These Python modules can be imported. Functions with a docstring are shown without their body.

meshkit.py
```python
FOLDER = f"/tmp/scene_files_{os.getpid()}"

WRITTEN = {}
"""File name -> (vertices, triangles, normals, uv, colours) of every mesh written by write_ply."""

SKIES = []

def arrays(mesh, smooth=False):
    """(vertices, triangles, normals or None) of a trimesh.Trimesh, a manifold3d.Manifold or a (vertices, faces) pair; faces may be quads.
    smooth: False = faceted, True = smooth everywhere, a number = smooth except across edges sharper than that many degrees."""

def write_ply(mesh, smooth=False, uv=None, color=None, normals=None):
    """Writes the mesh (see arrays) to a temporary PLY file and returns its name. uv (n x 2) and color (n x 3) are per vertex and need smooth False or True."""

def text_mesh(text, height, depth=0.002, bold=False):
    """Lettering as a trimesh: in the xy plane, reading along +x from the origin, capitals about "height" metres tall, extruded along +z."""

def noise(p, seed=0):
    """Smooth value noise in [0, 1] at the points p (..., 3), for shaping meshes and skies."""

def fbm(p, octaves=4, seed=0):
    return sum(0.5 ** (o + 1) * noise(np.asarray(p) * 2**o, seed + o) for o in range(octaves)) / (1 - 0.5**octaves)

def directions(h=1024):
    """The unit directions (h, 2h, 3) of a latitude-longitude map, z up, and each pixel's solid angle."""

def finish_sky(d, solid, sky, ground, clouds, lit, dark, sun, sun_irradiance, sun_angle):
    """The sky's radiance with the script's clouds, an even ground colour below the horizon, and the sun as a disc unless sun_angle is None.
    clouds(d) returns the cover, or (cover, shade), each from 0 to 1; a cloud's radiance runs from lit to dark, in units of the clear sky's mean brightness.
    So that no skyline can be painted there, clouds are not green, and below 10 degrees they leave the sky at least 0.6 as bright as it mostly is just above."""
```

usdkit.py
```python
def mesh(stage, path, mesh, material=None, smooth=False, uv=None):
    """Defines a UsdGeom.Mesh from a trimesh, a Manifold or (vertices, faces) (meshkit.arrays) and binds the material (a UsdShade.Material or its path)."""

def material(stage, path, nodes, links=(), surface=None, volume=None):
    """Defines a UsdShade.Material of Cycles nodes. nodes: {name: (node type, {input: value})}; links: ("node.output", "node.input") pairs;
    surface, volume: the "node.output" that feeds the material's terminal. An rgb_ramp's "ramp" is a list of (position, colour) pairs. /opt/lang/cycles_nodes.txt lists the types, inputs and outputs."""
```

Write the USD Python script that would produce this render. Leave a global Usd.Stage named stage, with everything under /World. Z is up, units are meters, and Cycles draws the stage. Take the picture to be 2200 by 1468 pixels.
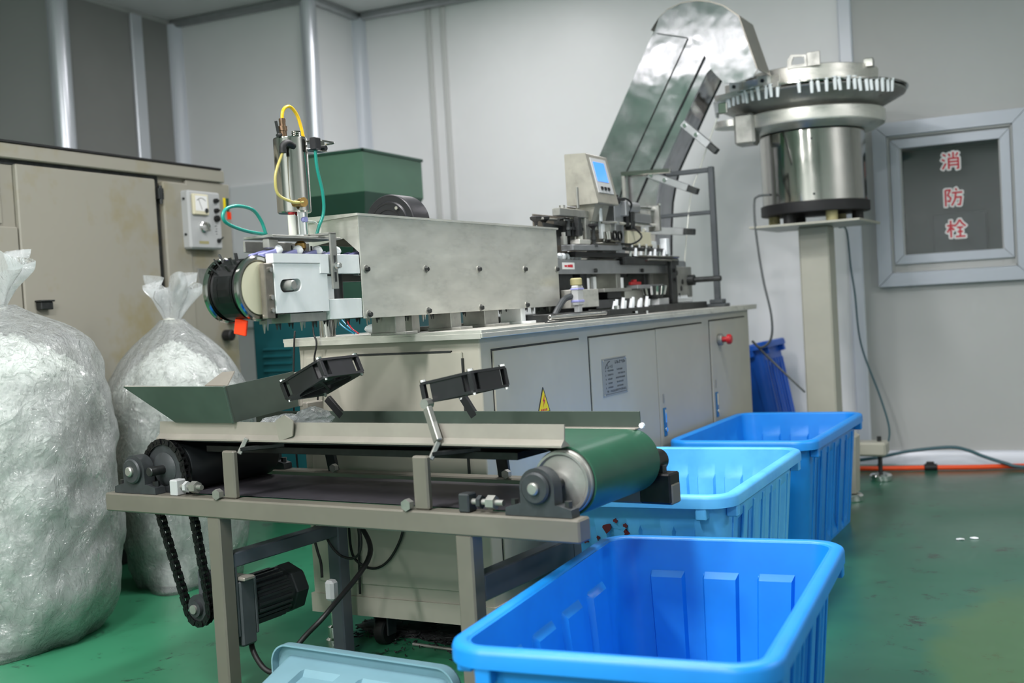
import math, random
import numpy as np, trimesh, usdkit, meshkit
from trimesh.creation import extrude_polygon
from shapely.geometry import Polygon, LineString, Point, box as sbox
from shapely.ops import unary_union
from pxr import Usd, UsdGeom, UsdLux, UsdShade, Gf, Sdf, Vt

stage = Usd.Stage.CreateInMemory()
UsdGeom.SetStageUpAxis(stage, 'Z'); UsdGeom.SetStageMetersPerUnit(stage, 1.0)
UsdGeom.Xform.Define(stage, '/World'); UsdGeom.Scope.Define(stage, '/World/Looks')

# ------------------------------------------------------------------ camera, lamps, exposure
YAW, PITCH, ROLL = math.radians(24.24), math.radians(1.838), math.radians(3.313)
fw = np.array([-math.sin(YAW)*math.cos(PITCH), math.cos(YAW)*math.cos(PITCH), -math.sin(PITCH)])
rx = np.array([math.cos(YAW), math.sin(YAW), 0.0]); up = np.cross(rx, fw)
rx, up = rx*math.cos(ROLL)-up*math.sin(ROLL), rx*math.sin(ROLL)+up*math.cos(ROLL)
cam = UsdGeom.Camera.Define(stage, '/World/camera')
cam.AddTransformOp().Set(Gf.Matrix4d(*rx, 0, *up, 0, *(-fw), 0, 0, 0, 1.0, 1))
cam.CreateFocalLengthAttr(40.0); cam.CreateHorizontalApertureAttr(36.0); cam.CreateVerticalApertureAttr(36.0*1468/2200)
cam.CreateFStopAttr(2.8); cam.CreateFocusDistanceAttr(3.15); cam.CreateClippingRangeAttr(Gf.Vec2f(0.05, 60))
cam.CreateExposureAttr(0.42)

def lamp(name, x, y, w, l, power, z=2.93, color=(1.0, 0.972, 0.985), rot=0, rx_=0, ry_=0):
    r = UsdLux.RectLight.Define(stage, '/World/' + name)
    r.AddTranslateOp().Set(Gf.Vec3d(x, y, z)); r.AddRotateXYZOp().Set(Gf.Vec3f(rx_, ry_, rot))
    r.CreateWidthAttr(w); r.CreateHeightAttr(l); r.CreateIntensityAttr(power); r.CreateColorAttr(Gf.Vec3f(*color))

lamp('ceiling_lamp', -0.7, 3.5, 1.2, 0.3, 22)
lamp('ceiling_lamp_001', -2.7, 5.3, 0.3, 1.0, 14)
lamp('ceiling_lamp_002', -1.4, 3.0, 0.3, 1.2, 34)
lamp('ceiling_lamp_003', 2.4, 3.5, 0.3, 1.2, 36)
lamp('ceiling_lamp_004', -2.75, 1.45, 1.3, 0.3, 7)
lamp('ceiling_lamp_005', -0.3, -2.2, 0.3, 1.2, 70)
lamp('ceiling_lamp_006', -2.6, -2.0, 0.3, 1.2, 110)
lamp('ceiling_lamp_007', -1.4, 0.4, 0.3, 1.2, 80)

# ------------------------------------------------------------------ colours and materials
def lin(c):
    c = np.array(c, float)/255
    return np.where(c <= 0.04045, c/12.92, ((c+0.055)/1.055)**2.4)
LOOK = {}
def mat(name, c, rough=0.5, metal=0.0, vary=0.0, scale=6, bump=0.0, bscale=60, c2=None, thr=(0.45, 0.7), rvary=0.0, coat=0.0, stretch=(1, 1, 1), emis=None, dist=0.004, spec=None):
    n = {'p': ('principled_bsdf', {'roughness': rough, 'metallic': metal})}
    links = []
    p = n['p'][1]
    base = lin(c)
    p['base_color'] = tuple(base)
    if coat: p['coat_weight'] = coat
    if spec is not None: p['specular_ior_level'] = spec
    if emis: p['emission_color'] = tuple(lin(emis[0])); p['emission_strength'] = emis[1]
    if vary or bump or c2 is not None or rvary:
        n['t'] = ('texture_coordinate', {}); n['m'] = ('mapping', {'scale': stretch}); links += [('t.object', 'm.vector')]
    if vary or c2 is not None:
        n['n'] = ('noise_texture', {'scale': scale, 'detail': 5.0, 'roughness': 0.6})
        two = lin(c2) if c2 is not None else base*(1-vary)
        a, b = (base, two) if c2 is not None else (two, np.minimum(base*(1+vary*0.6), 1))
        n['r'] = ('rgb_ramp', {'ramp': [(0, tuple(a)), (thr[0], tuple(a)), (thr[1], tuple(b)), (1, tuple(b))]})
        links += [('m.vector', 'n.vector'), ('n.fac', 'r.fac'), ('r.color', 'p.base_color')]
    if rvary:
        n['n3'] = ('noise_texture', {'scale': scale*1.7, 'detail': 4.0})
        n['mr'] = ('map_range', {'from_min': 0.3, 'from_max': 0.7, 'to_min': max(rough-rvary, 0.02), 'to_max': min(rough+rvary, 1), 'clamp': True})
        links += [('m.vector', 'n3.vector'), ('n3.fac', 'mr.value'), ('mr.result', 'p.roughness')]
    if bump:
        n['n2'] = ('noise_texture', {'scale': bscale, 'detail': 3.0})
        n['b'] = ('bump', {'strength': bump, 'distance': dist})
        links += [('m.vector', 'n2.vector'), ('n2.fac', 'b.height'), ('b.normal', 'p.normal')]
    LOOK[name] = usdkit.material(stage, '/World/Looks/' + name, n, links, surface='p.BSDF')

mat('wall_paint', (240, 241, 242), 0.4, vary=0.03, scale=1.2)
mat('recess_grey', (142, 143, 140), 0.4, vary=0.06, scale=1.5)
mat('wall_paint_grey', (176, 178, 176), 0.4, vary=0.03, scale=1.2)
mat('ceiling_paint', (226, 226, 226), 0.6)
mat('aluminium_trim', (225, 228, 235), 0.28, metal=0.55)
mat('trim_white', (214, 219, 228), 0.3)
mat('frame_alu', (168, 174, 182), 0.35, metal=0.2)
mat('conduit_white', (205, 206, 204), 0.35)
mat('machine_paint', (177, 174, 160), 0.42, vary=0.05, scale=5, bump=0.05, bscale=400, dist=0.001)
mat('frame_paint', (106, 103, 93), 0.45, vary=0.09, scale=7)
mat('frame_paint_shaded', (84, 90, 98), 0.4, vary=0.1, scale=9)  # frame paint again, with shade under the conveyor put into the colour
mat('beige_paint', (148, 145, 133), 0.45, c2=(140, 131, 100), scale=3.2, thr=(0.52, 0.7))
mat('steel_brushed', (222, 221, 212), 0.38, metal=0.7, vary=0.10, scale=5, rvary=0.10, stretch=(1, 1, 3))
mat('steel_dull', (168, 168, 162), 0.42, metal=0.7, vary=0.14, scale=14, rvary=0.1)
mat('column_paint', (170, 169, 155), 0.42, vary=0.05, scale=5)
mat('steel_polished', (172, 171, 165), 0.12, metal=1.0, rvary=0.05, scale=4, bump=0.06, bscale=5, dist=0.02)
mat('steel_mirror', (206, 203, 208), 0.15, metal=1.0, rvary=0.08, scale=5, bump=0.09, bscale=3.6, dist=0.05)
mat('chrome', (228, 228, 226), 0.08, metal=1.0)
mat('white_metal', (232, 235, 234), 0.35, metal=0.05, vary=0.04, scale=20)
mat('aluminium', (176, 178, 180), 0.35, metal=0.8, vary=0.08, scale=20)
mat('dark_steel', (70, 72, 72), 0.4, metal=0.75, vary=0.25, scale=30)
mat('steel_edge', (128, 122, 112), 0.4, metal=0.5, vary=0.2, scale=25)
mat('steel_warm', (168, 165, 154), 0.38, metal=0.55, vary=0.1, scale=12, rvary=0.08)
mat('oily_black', (26, 27, 28), 0.35, metal=0.35, vary=0.4, scale=40)
mat('cast_iron', (62, 66, 68), 0.5, metal=0.3, vary=0.2, scale=30)
mat('rubber_black', (22, 22, 23), 0.6, vary=0.2, scale=20)
mat('plastic_black', (33, 33, 36), 0.42, vary=0.15, scale=40)
mat('motor_grey', (72, 77, 80), 0.5, vary=0.1, scale=20)
mat('motor_black', (34, 38, 40), 0.42, vary=0.15, scale=30)
mat('belt_green', (34, 84, 62), 0.33, vary=0.12, scale=14)
mat('belt_under', (62, 60, 66), 0.6, vary=0.25, scale=8)
mat('hopper_sheet', (66, 78, 70), 0.42, vary=0.12, scale=10)
mat('guard_sheet', (158, 153, 143), 0.38, metal=0.35, vary=0.08, scale=8)
mat('blue_plastic', (20, 138, 224), 0.42, c2=(18, 126, 212), scale=5, thr=(0.4, 0.75), bump=0.05, bscale=90, dist=0.001)
mat('blue_plastic_worn', (96, 190, 250), 0.48, c2=(66, 160, 244), scale=6, thr=(0.4, 0.75), bump=0.05, bscale=90, dist=0.001)
mat('blue_plastic_dark', (20, 94, 200), 0.42, c2=(16, 84, 186), scale=6)
mat('light_blue_plastic', (120, 158, 170), 0.45, vary=0.06, scale=5)
mat('smudge', (24, 52, 110), 0.5)
mat('paint_flake', (96, 22, 34), 0.5)
mat('teal_paint', (22, 84, 90), 0.42, vary=0.1, scale=6)
mat('green_paint', (82, 118, 98), 0.45, vary=0.07, scale=5)
mat('green_paint_dark', (40, 76, 62), 0.45, vary=0.07, scale=5)
mat('brass', (150, 120, 70), 0.32, metal=0.9)
mat('bronze_pipe', (120, 98, 78), 0.35, metal=0.85)
mat('yellow_tube', (232, 190, 30), 0.25)
mat('amber_tube', (176, 164, 96), 0.25)
mat('clear_tube', (208, 210, 200), 0.2)
mat('green_tube', (28, 140, 126), 0.28)
mat('blue_tube', (24, 122, 156), 0.3)
mat('red_tube', (176, 26, 40), 0.35)
mat('grey_cable', (88, 92, 92), 0.5)
mat('black_cable', (24, 24, 24), 0.5)
mat('dark_teal_hose', (44, 84, 92), 0.4)
mat('orange_hose', (232, 78, 22), 0.4)
mat('white_plastic', (228, 232, 234), 0.3)
mat('lavender_plastic', (150, 152, 206), 0.35)
mat('cream_plastic', (214, 208, 180), 0.45)
mat('orange_plastic', (242, 62, 20), 0.35)
mat('red_plastic', (170, 30, 34), 0.4)
mat('tan_rubber', (156, 150, 108), 0.6)
mat('panel_grey', (176, 178, 178), 0.5)
mat('ink_black', (40, 44, 44), 0.6)
mat('sign_yellow', (240, 214, 20), 0.5)
mat('sign_red', (198, 48, 60), 0.5)
mat('sign_white', (232, 232, 230), 0.5)
mat('blue_handle', (40, 112, 160), 0.3, metal=0.4)
mat('plate_metal', (158, 162, 162), 0.38, metal=0.6)
mat('screen_glow', (30, 60, 140), 0.2, emis=((74, 150, 255), 1.05))
mat('dark_inside', (94, 98, 97), 0.6)
mat('scrap_dark', (44, 45, 46), 0.55, vary=0.5, scale=60)
mat('fill_white', (236, 241, 234), 0.4, vary=0.10, scale=22, bump=0.6, bscale=40, dist=0.02)
mat('cap_clear', (222, 228, 228), 0.18)

# epoxy floor: green coat, worn patches, weaker light painted into the right side, a yellow stain with its own outline, dark scuffs
fl = {'g': ('geometry', {}), 'n1': ('noise_texture', {'scale': 0.9, 'detail': 4.0}), 'r1': ('rgb_ramp', {'ramp': [(0.3, tuple(lin((44, 116, 82)))), (0.7, tuple(lin((54, 124, 92))))]}),
      'sx': ('separate_xyz', {}), 'n5': ('noise_texture', {'scale': 2.2, 'detail': 4.0}), 'wa': ('math', {'math_type': 'add'}), 'wm': ('map_range', {'from_min': -0.55, 'from_max': 0.05, 'to_min': 0.0, 'to_max': 1.0, 'clamp': True}), 'right_shade': ('mix', {'color2': tuple(lin((40, 88, 70)))}),
      'n2': ('noise_texture', {'scale': 7.0, 'detail': 7.0, 'roughness': 0.8}), 'r2': ('rgb_ramp', {'ramp': [(0.0, (0, 0, 0)), (0.585, (0, 0, 0)), (0.615, (0.6, 0.6, 0.6)), (0.66, (0.95, 0.95, 0.95)), (1, (0.95, 0.95, 0.95))]}),
      'mx': ('mix', {'color2': tuple(lin((34, 42, 38)))}),
      'm3': ('mapping', {'location': (-0.02, -3.35, 0), 'scale': (1, 1, 1)}), 'sub': ('vector_math', {'math_type': 'subtract', 'vector2': (-0.02, 3.3, 0)}),
      'sc': ('mapping', {'scale': (3.6, 1.4, 1)}), 'n4': ('noise_texture', {'scale': 3.6, 'detail': 6.0, 'roughness': 0.65}), 'len': ('vector_math', {'math_type': 'length'}),
      'add': ('math', {'math_type': 'add'}), 'mr': ('map_range', {'from_min': 1.5, 'from_max': 1.15, 'to_min': 0.0, 'to_max': 0.42, 'clamp': True}),
      'my': ('mix', {'color2': tuple(lin((76, 98, 44)))}),
      'rr': ('map_range', {'from_min': 0.35, 'from_max': 0.65, 'to_min': 0.24, 'to_max': 0.42, 'clamp': True}), 'p': ('principled_bsdf', {'roughness': 0.3})}
LOOK['floor_epoxy'] = usdkit.material(stage, '/World/Looks/floor_epoxy', fl, [
    ('g.position', 'n1.vector'), ('n1.fac', 'r1.fac'), ('g.position', 'n2.vector'), ('n2.fac', 'r2.fac'), ('g.position', 'sx.vector'), ('g.position', 'n5.vector'), ('sx.x', 'wa.value1'), ('n5.fac', 'wa.value2'), ('wa.value', 'wm.value'), ('r1.color', 'right_shade.color1'), ('wm.result', 'right_shade.fac'), ('right_shade.color', 'mx.color1'), ('r2.color', 'mx.fac'),
    ('g.position', 'sub.vector1'), ('sub.vector', 'sc.vector'), ('sc.vector', 'len.vector1'), ('g.position', 'n4.vector'), ('len.value', 'add.value1'), ('n4.fac', 'add.value2'), ('add.value', 'mr.value'),
    ('mx.color', 'my.color1'), ('mr.result', 'my.fac'), ('my.color', 'p.base_color'), ('n1.fac', 'rr.value'), ('rr.result', 'p.roughness')], surface='p.BSDF')

def film(name, clear, tint=(0.98, 0.99, 0.99), bscale=9, bump=0.5):
    n = {'t': ('texture_coordinate', {}), 'm': ('mapping', {'scale': (1, 1, 0.7)}), 'nz': ('noise_texture', {'scale': bscale, 'detail': 4.0, 'roughness': 0.65, 'distortion': 1.2}), 'b': ('bump', {'strength': bump, 'distance': 0.03}),
         'tr': ('transparent_bsdf', {'color': tint}), 'df': ('diffuse_bsdf', {'color': (0.82, 0.85, 0.86)}), 'tl': ('translucent_bsdf', {'color': (0.8, 0.84, 0.85)}), 'gl': ('glossy_bsdf', {'color': (1, 1, 1), 'roughness': 0.12}),
         'fr': ('fresnel', {'IOR': 1.65}), 'mwhite': ('mix_closure', {'fac': 0.5}), 'm1': ('mix_closure', {'fac': clear}), 'm2': ('mix_closure', {})}
    LOOK[name] = usdkit.material(stage, '/World/Looks/' + name, n, [('t.object', 'm.vector'), ('m.vector', 'nz.vector'), ('nz.fac', 'b.height'), ('b.normal', 'gl.normal'), ('b.normal', 'fr.normal'),
        ('df.BSDF', 'mwhite.closure1'), ('tl.BSDF', 'mwhite.closure2'), ('mwhite.closure', 'm1.closure1'), ('tr.BSDF', 'm1.closure2'), ('m1.closure', 'm2.closure1'), ('gl.BSDF', 'm2.closure2'), ('fr.fac', 'm2.fac')], surface='m2.closure')
film('bag_film', 0.66, bscale=20, bump=1.0)
film('bag_film_gathered', 0.45, bscale=18, bump=0.7)
LOOK['pane_glass'] = usdkit.material(stage, '/World/Looks/pane_glass', {'tr': ('transparent_bsdf', {'color': (0.75, 0.78, 0.78)}), 'gl': ('glossy_bsdf', {'roughness': 0.02}), 'fr': ('fresnel', {'IOR': 1.5}), 'm': ('mix_closure', {})},
    [('fr.fac', 'm.fac'), ('tr.BSDF', 'm.closure1'), ('gl.BSDF', 'm.closure2')], surface='m.closure')

# ------------------------------------------------------------------ shapes
cat = trimesh.util.concatenate
def bx(x0, x1, y0, y1, z0, z1, b=0.003):
    lo, hi = np.minimum((x0, y0, z0), (x1, y1, z1)).astype(float), np.maximum((x0, y0, z0), (x1, y1, z1)).astype(float)
    b = min(b, 0.24*float((hi-lo).min()))
    if b <= 0: return trimesh.creation.box(bounds=[lo, hi])
    pts = []
    for i in range(8):
        s = np.array([(i >> k) & 1 for k in range(3)])
        c = np.where(s, hi, lo); d = np.where(s, -1, 1)*b
        for k in range(3):
            q = c + d; q[k] = c[k]; pts.append(q)
    return trimesh.convex.convex_hull(np.array(pts))
def cyl(p0, p1, r, seg=20, r2=None, bevel=0.0):
    p0, p1 = np.array(p0, float), np.array(p1, float); d = p1-p0; L = np.linalg.norm(d); r2 = r if r2 is None else r2
    prof = [(0, 0), (r, 0), (r2, L), (0, L)]
    if bevel: prof = [(0, 0), (r-bevel, 0), (r, bevel), (r2, L-bevel), (r2-bevel, L), (0, L)]
    m = trimesh.creation.revolve(np.array(prof), sections=seg)
    m.apply_transform(trimesh.geometry.align_vectors([0, 0, 1], d/L)); m.apply_translation(p0); return m
def lathe(prof, seg=40, at=(0, 0, 0), axis=(0, 0, 1)):
    m = trimesh.creation.revolve(np.array(prof, float), sections=seg)
    m.apply_transform(trimesh.geometry.align_vectors([0, 0, 1], np.array(axis, float)/np.linalg.norm(axis))); m.apply_translation(at)
    if m.volume < 0: m.invert()
    return m
def spline(pts, n=8):
    P = np.array(pts, float); Q = np.vstack([2*P[0]-P[1], P, 2*P[-1]-P[-2]]); out = []
    for i in range(1, len(Q)-2):
        for t in np.linspace(0, 1, n, endpoint=False):
            a, b, c, d = Q[i-1], Q[i], Q[i+1], Q[i+2]
            out.append(0.5*((2*b)+(c-a)*t+(2*a-5*b+4*c-d)*t*t+(3*b-a-3*c+d)*t**3))
    return np.array(out+[P[-1]])
def tube(pts, r, seg=8, smooth=8, cap=True):
    P = spline(pts, smooth) if smooth else np.array(pts, float)
    T = np.gradient(P, axis=0); T /= np.linalg.norm(T, axis=1)[:, None]
    u = np.cross(T[0], [0.3, 0.5, 0.81]); u /= np.linalg.norm(u); V = []
    for p, t in zip(P, T):
        u = u-t*(u@t); u /= np.linalg.norm(u); w = np.cross(t, u)
        for k in range(seg):
            a = 2*math.pi*k/seg; V.append(p+r*(math.cos(a)*u+math.sin(a)*w))
    F = []
    for i in range(len(P)-1):
        for k in range(seg):
            a, b = i*seg+k, i*seg+(k+1) % seg; F += [(a, b, b+seg), (a, b+seg, a+seg)]
    n = len(V); V += [P[0], P[-1]]
    for k in range(seg): F += [(n, (k+1) % seg, k), (n+1, n-seg+k, n-seg+(k+1) % seg)]
    return trimesh.Trimesh(np.array(V), np.array(F), process=False)
AX = {'y': np.array([[1, 0, 0], [0, 0, -1], [0, 1, 0]]), 'x': np.array([[0, 0, 1], [1, 0, 0], [0, 1, 0]]), 'z': np.eye(3)}
def prism(poly, a, b, axis='y'):
    """polygon extruded from a to b along an axis; its plane is (x,z) for y, (y,z) for x, (x,y) for z"""
    P = poly if hasattr(poly, 'exterior') else Polygon(poly)
    m = extrude_polygon(P, abs(b-a), engine='earcut'); M = np.eye(4); M[:3, :3] = AX[axis]; m.apply_transform(M)
    if axis == 'y': m.apply_translation((0, max(a, b), 0))
    else: m.apply_translation({'x': (min(a, b), 0, 0), 'z': (0, 0, min(a, b))}[axis])
    if m.volume < 0: m.invert()
    return m
def rot(m, deg, axis, at=(0, 0, 0)):
    m = m.copy(); m.apply_transform(trimesh.transformations.rotation_matrix(math.radians(deg), axis, at)); return m
def move(m, v): m = m.copy(); m.apply_translation(v); return m
def bar(p0, p1, w, h, b=0.002, upv=(0, 0, 1)):
    p0, p1 = np.array(p0, float), np.array(p1, float); d = p1-p0; L = np.linalg.norm(d); d /= L
    s = np.cross(d, upv); s /= np.linalg.norm(s); u = np.cross(s, d)
    m = bx(0, L, -w/2, w/2, -h/2, h/2, b); M = np.eye(4); M[:3, 0], M[:3, 1], M[:3, 2], M[:3, 3] = d, -s, u, p0
    m.apply_transform(M); return m
def rrect(w, l, r, n=6): return Polygon([(-w/2+r, -l/2+r), (w/2-r, -l/2+r), (w/2-r, l/2-r), (-w/2+r, l/2-r)]).buffer(r, quad_segs=n)
def hexnut(p, axis, r=0.008, h=0.006):
    return cyl(p, np.array(p)+np.array(axis, float)*h, r, 6)

# ------------------------------------------------------------------ prims
USED = {}
def numbered(parent, name):
    k = (parent, name); n = USED.get(k, 0); USED[k] = n+1
    return parent + '/' + (name if n == 0 else f'{name}_{n:03d}')
class Frame:
    def __init__(s, x, y, deg): s.x, s.y, s.deg = x, y, deg
    def w(s, p):
        a = math.radians(s.deg); return np.array([s.x+p[0]*math.cos(a)-p[1]*math.sin(a), s.y+p[0]*math.sin(a)+p[1]*math.cos(a), p[2]])
ROOM, MACH, CONV = Frame(0, 0, 0), Frame(-2.0, 2.87, -3.876), Frame(-2.317, 2.368, -7.8)
class Thing:
    pass
def tag(prim, label=None, category=None, group=None, kind=None):
    for k, v in (('label', label), ('category', category), ('group', group), ('kind', kind)):
        if v: prim.SetCustomDataByKey(k, v)
def thing(name, label, category, frame=ROOM, base=(0, 0, 0), group=None, kind=None):
    t = Thing(); t.path = numbered('/World', name); t.base = np.array(base, float)
    x = UsdGeom.Xform.Define(stage, t.path); w = frame.w(base)
    x.AddTranslateOp().Set(Gf.Vec3d(*map(float, w))); x.AddRotateZOp().Set(float(frame.deg))
    t.prim = x.GetPrim(); tag(t.prim, label, category, group, kind); return t
def parts(t, name, meshes, m, **k):
    return [part(t, name, q, m, **k) for q in meshes]
def part(t, name, mesh, m, smooth=35, label=None, kind=None):
    """a part: a mesh in the thing's frame. Returns an object that can carry sub-parts."""
    mesh = cat(mesh) if isinstance(mesh, (list, tuple)) else mesh
    mesh = mesh.copy(); mesh.apply_translation(-t.base)
    p = Thing(); p.path = numbered(t.path, name); p.base = t.base
    p.prim = usdkit.mesh(stage, p.path, mesh, LOOK[m], smooth=smooth).GetPrim(); tag(p.prim, label, None, None, kind); return p
def single(name, mesh, m, label, category, frame=ROOM, group=None, kind=None, smooth=35):
    """a thing that is one mesh, placed at the middle of its underside"""
    mesh = (cat(mesh) if isinstance(mesh, (list, tuple)) else mesh).copy(); lo, hi = mesh.bounds
    b = np.array([(lo[0]+hi[0])/2, (lo[1]+hi[1])/2, lo[2]]); mesh.apply_translation(-b)
    path = numbered('/World', name); g = usdkit.mesh(stage, path, mesh, LOOK[m], smooth=smooth); w = frame.w(b)
    g.AddTranslateOp().Set(Gf.Vec3d(*map(float, w))); g.AddRotateZOp().Set(float(frame.deg)); tag(g.GetPrim(), label, category, group, kind); return g
def struct(name, mesh, m, label, category, smooth=35):
    path = numbered('/World', name)
    g = usdkit.mesh(stage, path, cat(mesh) if isinstance(mesh, (list, tuple)) else mesh, LOOK[m], smooth=smooth); tag(g.GetPrim(), label, category, None, 'structure')
    p = Thing(); p.path = path; p.base = np.zeros(3); p.prim = g.GetPrim(); return p

# ------------------------------------------------------------------ the room
H = 2.98
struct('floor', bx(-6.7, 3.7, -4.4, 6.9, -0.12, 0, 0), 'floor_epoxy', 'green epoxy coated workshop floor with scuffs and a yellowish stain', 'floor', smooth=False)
struct('ceiling', bx(-6.7, 3.7, -4.4, 6.9, H, H+0.1, 0), 'ceiling_paint', 'pale panel ceiling above the workshop', 'ceiling', smooth=False)
YB = 6.571
struct('wall_back', [bx(-3.954, -0.834, YB, YB+0.3, 0, H, 0), ],
       'wall_paint', 'bright white clean-room panel wall behind the metal chute and the bowl feeder', 'wall', smooth=False)
struct('wall_back_right', [bx(-0.834, -0.578, YB, YB+0.3, 0, H, 0), bx(-0.078, 3.7, YB, YB+0.3, 0, H, 0), bx(-0.578, -0.078, YB, YB+0.3, 0, 1.148, 0), bx(-0.578, -0.078, YB, YB+0.3, 1.725, H, 0)], 'wall_paint_grey', 'duller grey wall panel around the fire hydrant cabinet', 'wall', smooth=False)
struct('wall_back_left', bx(-5.0, -3.954, 6.0, YB+0.3, 0, H, 0), 'wall_paint', 'projecting grey-white wall block behind the steel reservoir', 'wall', smooth=False)
struct('wall_left', [bx(-6.7, -5.0, 5.0, YB+0.3, 0, H, 0), bx(-6.7, -6.4, -4.4, 5.0, 0, H, 0)], 'wall_paint_grey', 'pale grey panel wall above the beige cabinet', 'wall', smooth=False)
struct('wall_left_recess', bx(-5.02, -4.997, 5.05, 5.94, 0, H-0.03, 0), 'recess_grey', 'darker grey face of the wall recess between the bright strips', 'wall', smooth=False)  # thin slab over the recess wall, darker grey than the walls beside it
struct('wall_right', bx(3.4, 3.7, -4.4, YB, 0, H, 0), 'wall_paint', 'plain panel wall on the right side of the workshop', 'wall', smooth=False)
struct('wall_front', bx(-6.4, 3.4, -4.4, -4.1, 0, H, 0), 'wall_paint', 'plain panel wall behind the camera', 'wall', smooth=False)
def cove(x, y, r, sx, sy):      # rounded corner strip, full height
    pts = [(0, 0)] + [(r*math.cos(a), r*math.sin(a)) for a in np.linspace(0, math.pi/2, 9)]
    q = [(x+sx*(a-0.002), y+sy*(b-0.002)) for a, b in pts]
    return prism(Polygon(q).buffer(0), 0, H-0.03, 'z')
struct('trim_1', prism(Point(-3.954, 6.0).buffer(0.05, quad_segs=10), 0, H-0.03, 'z'), 'aluminium_trim', 'rounded bright metal strip on the projecting wall corner left of the green hopper', 'trim')
struct('trim_2', cove(-3.954, YB, 0.07, 1, -1), 'trim_white', 'white cove strip in the wall corner above the green hopper', 'trim')
struct('trim_3', cove(-5.0, 6.0, 0.07, 1, -1), 'trim_white', 'thin pale cove strip in the shaded wall corner', 'trim')
struct('trim_4', bx(-5.0, -4.975, 5.58, 5.68, 0, H-0.03, 0.01), 'aluminium_trim', 'bright joint strip in the middle of the dark wall recess', 'trim')
struct('trim_5', prism(Point(-5.0, 5.0).buffer(0.06, quad_segs=10), 0, H-0.03, 'z'), 'aluminium_trim', 'wide bright metal strip on the leftmost wall corner', 'trim')
struct('trim_6', bx(-0.872, -0.798, YB-0.022, YB+0.01, 0.08, H-0.03, 0.008), 'trim_white', 'white vertical joint strip on the back wall right of the bowl feeder', 'trim')
struct('trim_7', [bx(-3.9, 3.4, YB-0.05, YB, H-0.05, H, 0.012), bx(-3.954, -3.904, 6.0, YB, H-0.05, H, 0.012), bx(-5.0, -3.95, 5.95, 6.0, H-0.05, H, 0.012)], 'aluminium', 'grey metal moulding between the walls and the ceiling', 'trim')
struct('baseboard_back', [prism([(YB+0.01, 0), (YB-0.035, 0), (YB-0.035, 0.045), (YB-0.022, 0.068), (YB+0.01, 0.076)], -3.9, 3.4, 'x')], 'trim_white', 'white coved skirting strip along the foot of the back wall', 'baseboard')
for i, x in enumerate((-3.43, -3.327)):
    c = single('cable_conduit', bx(x, x+0.036, YB-0.024, YB, 0.09, H-0.05, 0.008), 'conduit_white', ('left' if i == 0 else 'right') + ' one of two thin vertical white conduits on the back wall', 'conduit')
single('wall_board', bx(-4.62, -4.02, 5.978, 6.0, 0.95, 1.86, 0.004), 'white_plastic', 'pale blue-white board on the wall behind the steel reservoir', 'board')

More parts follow.
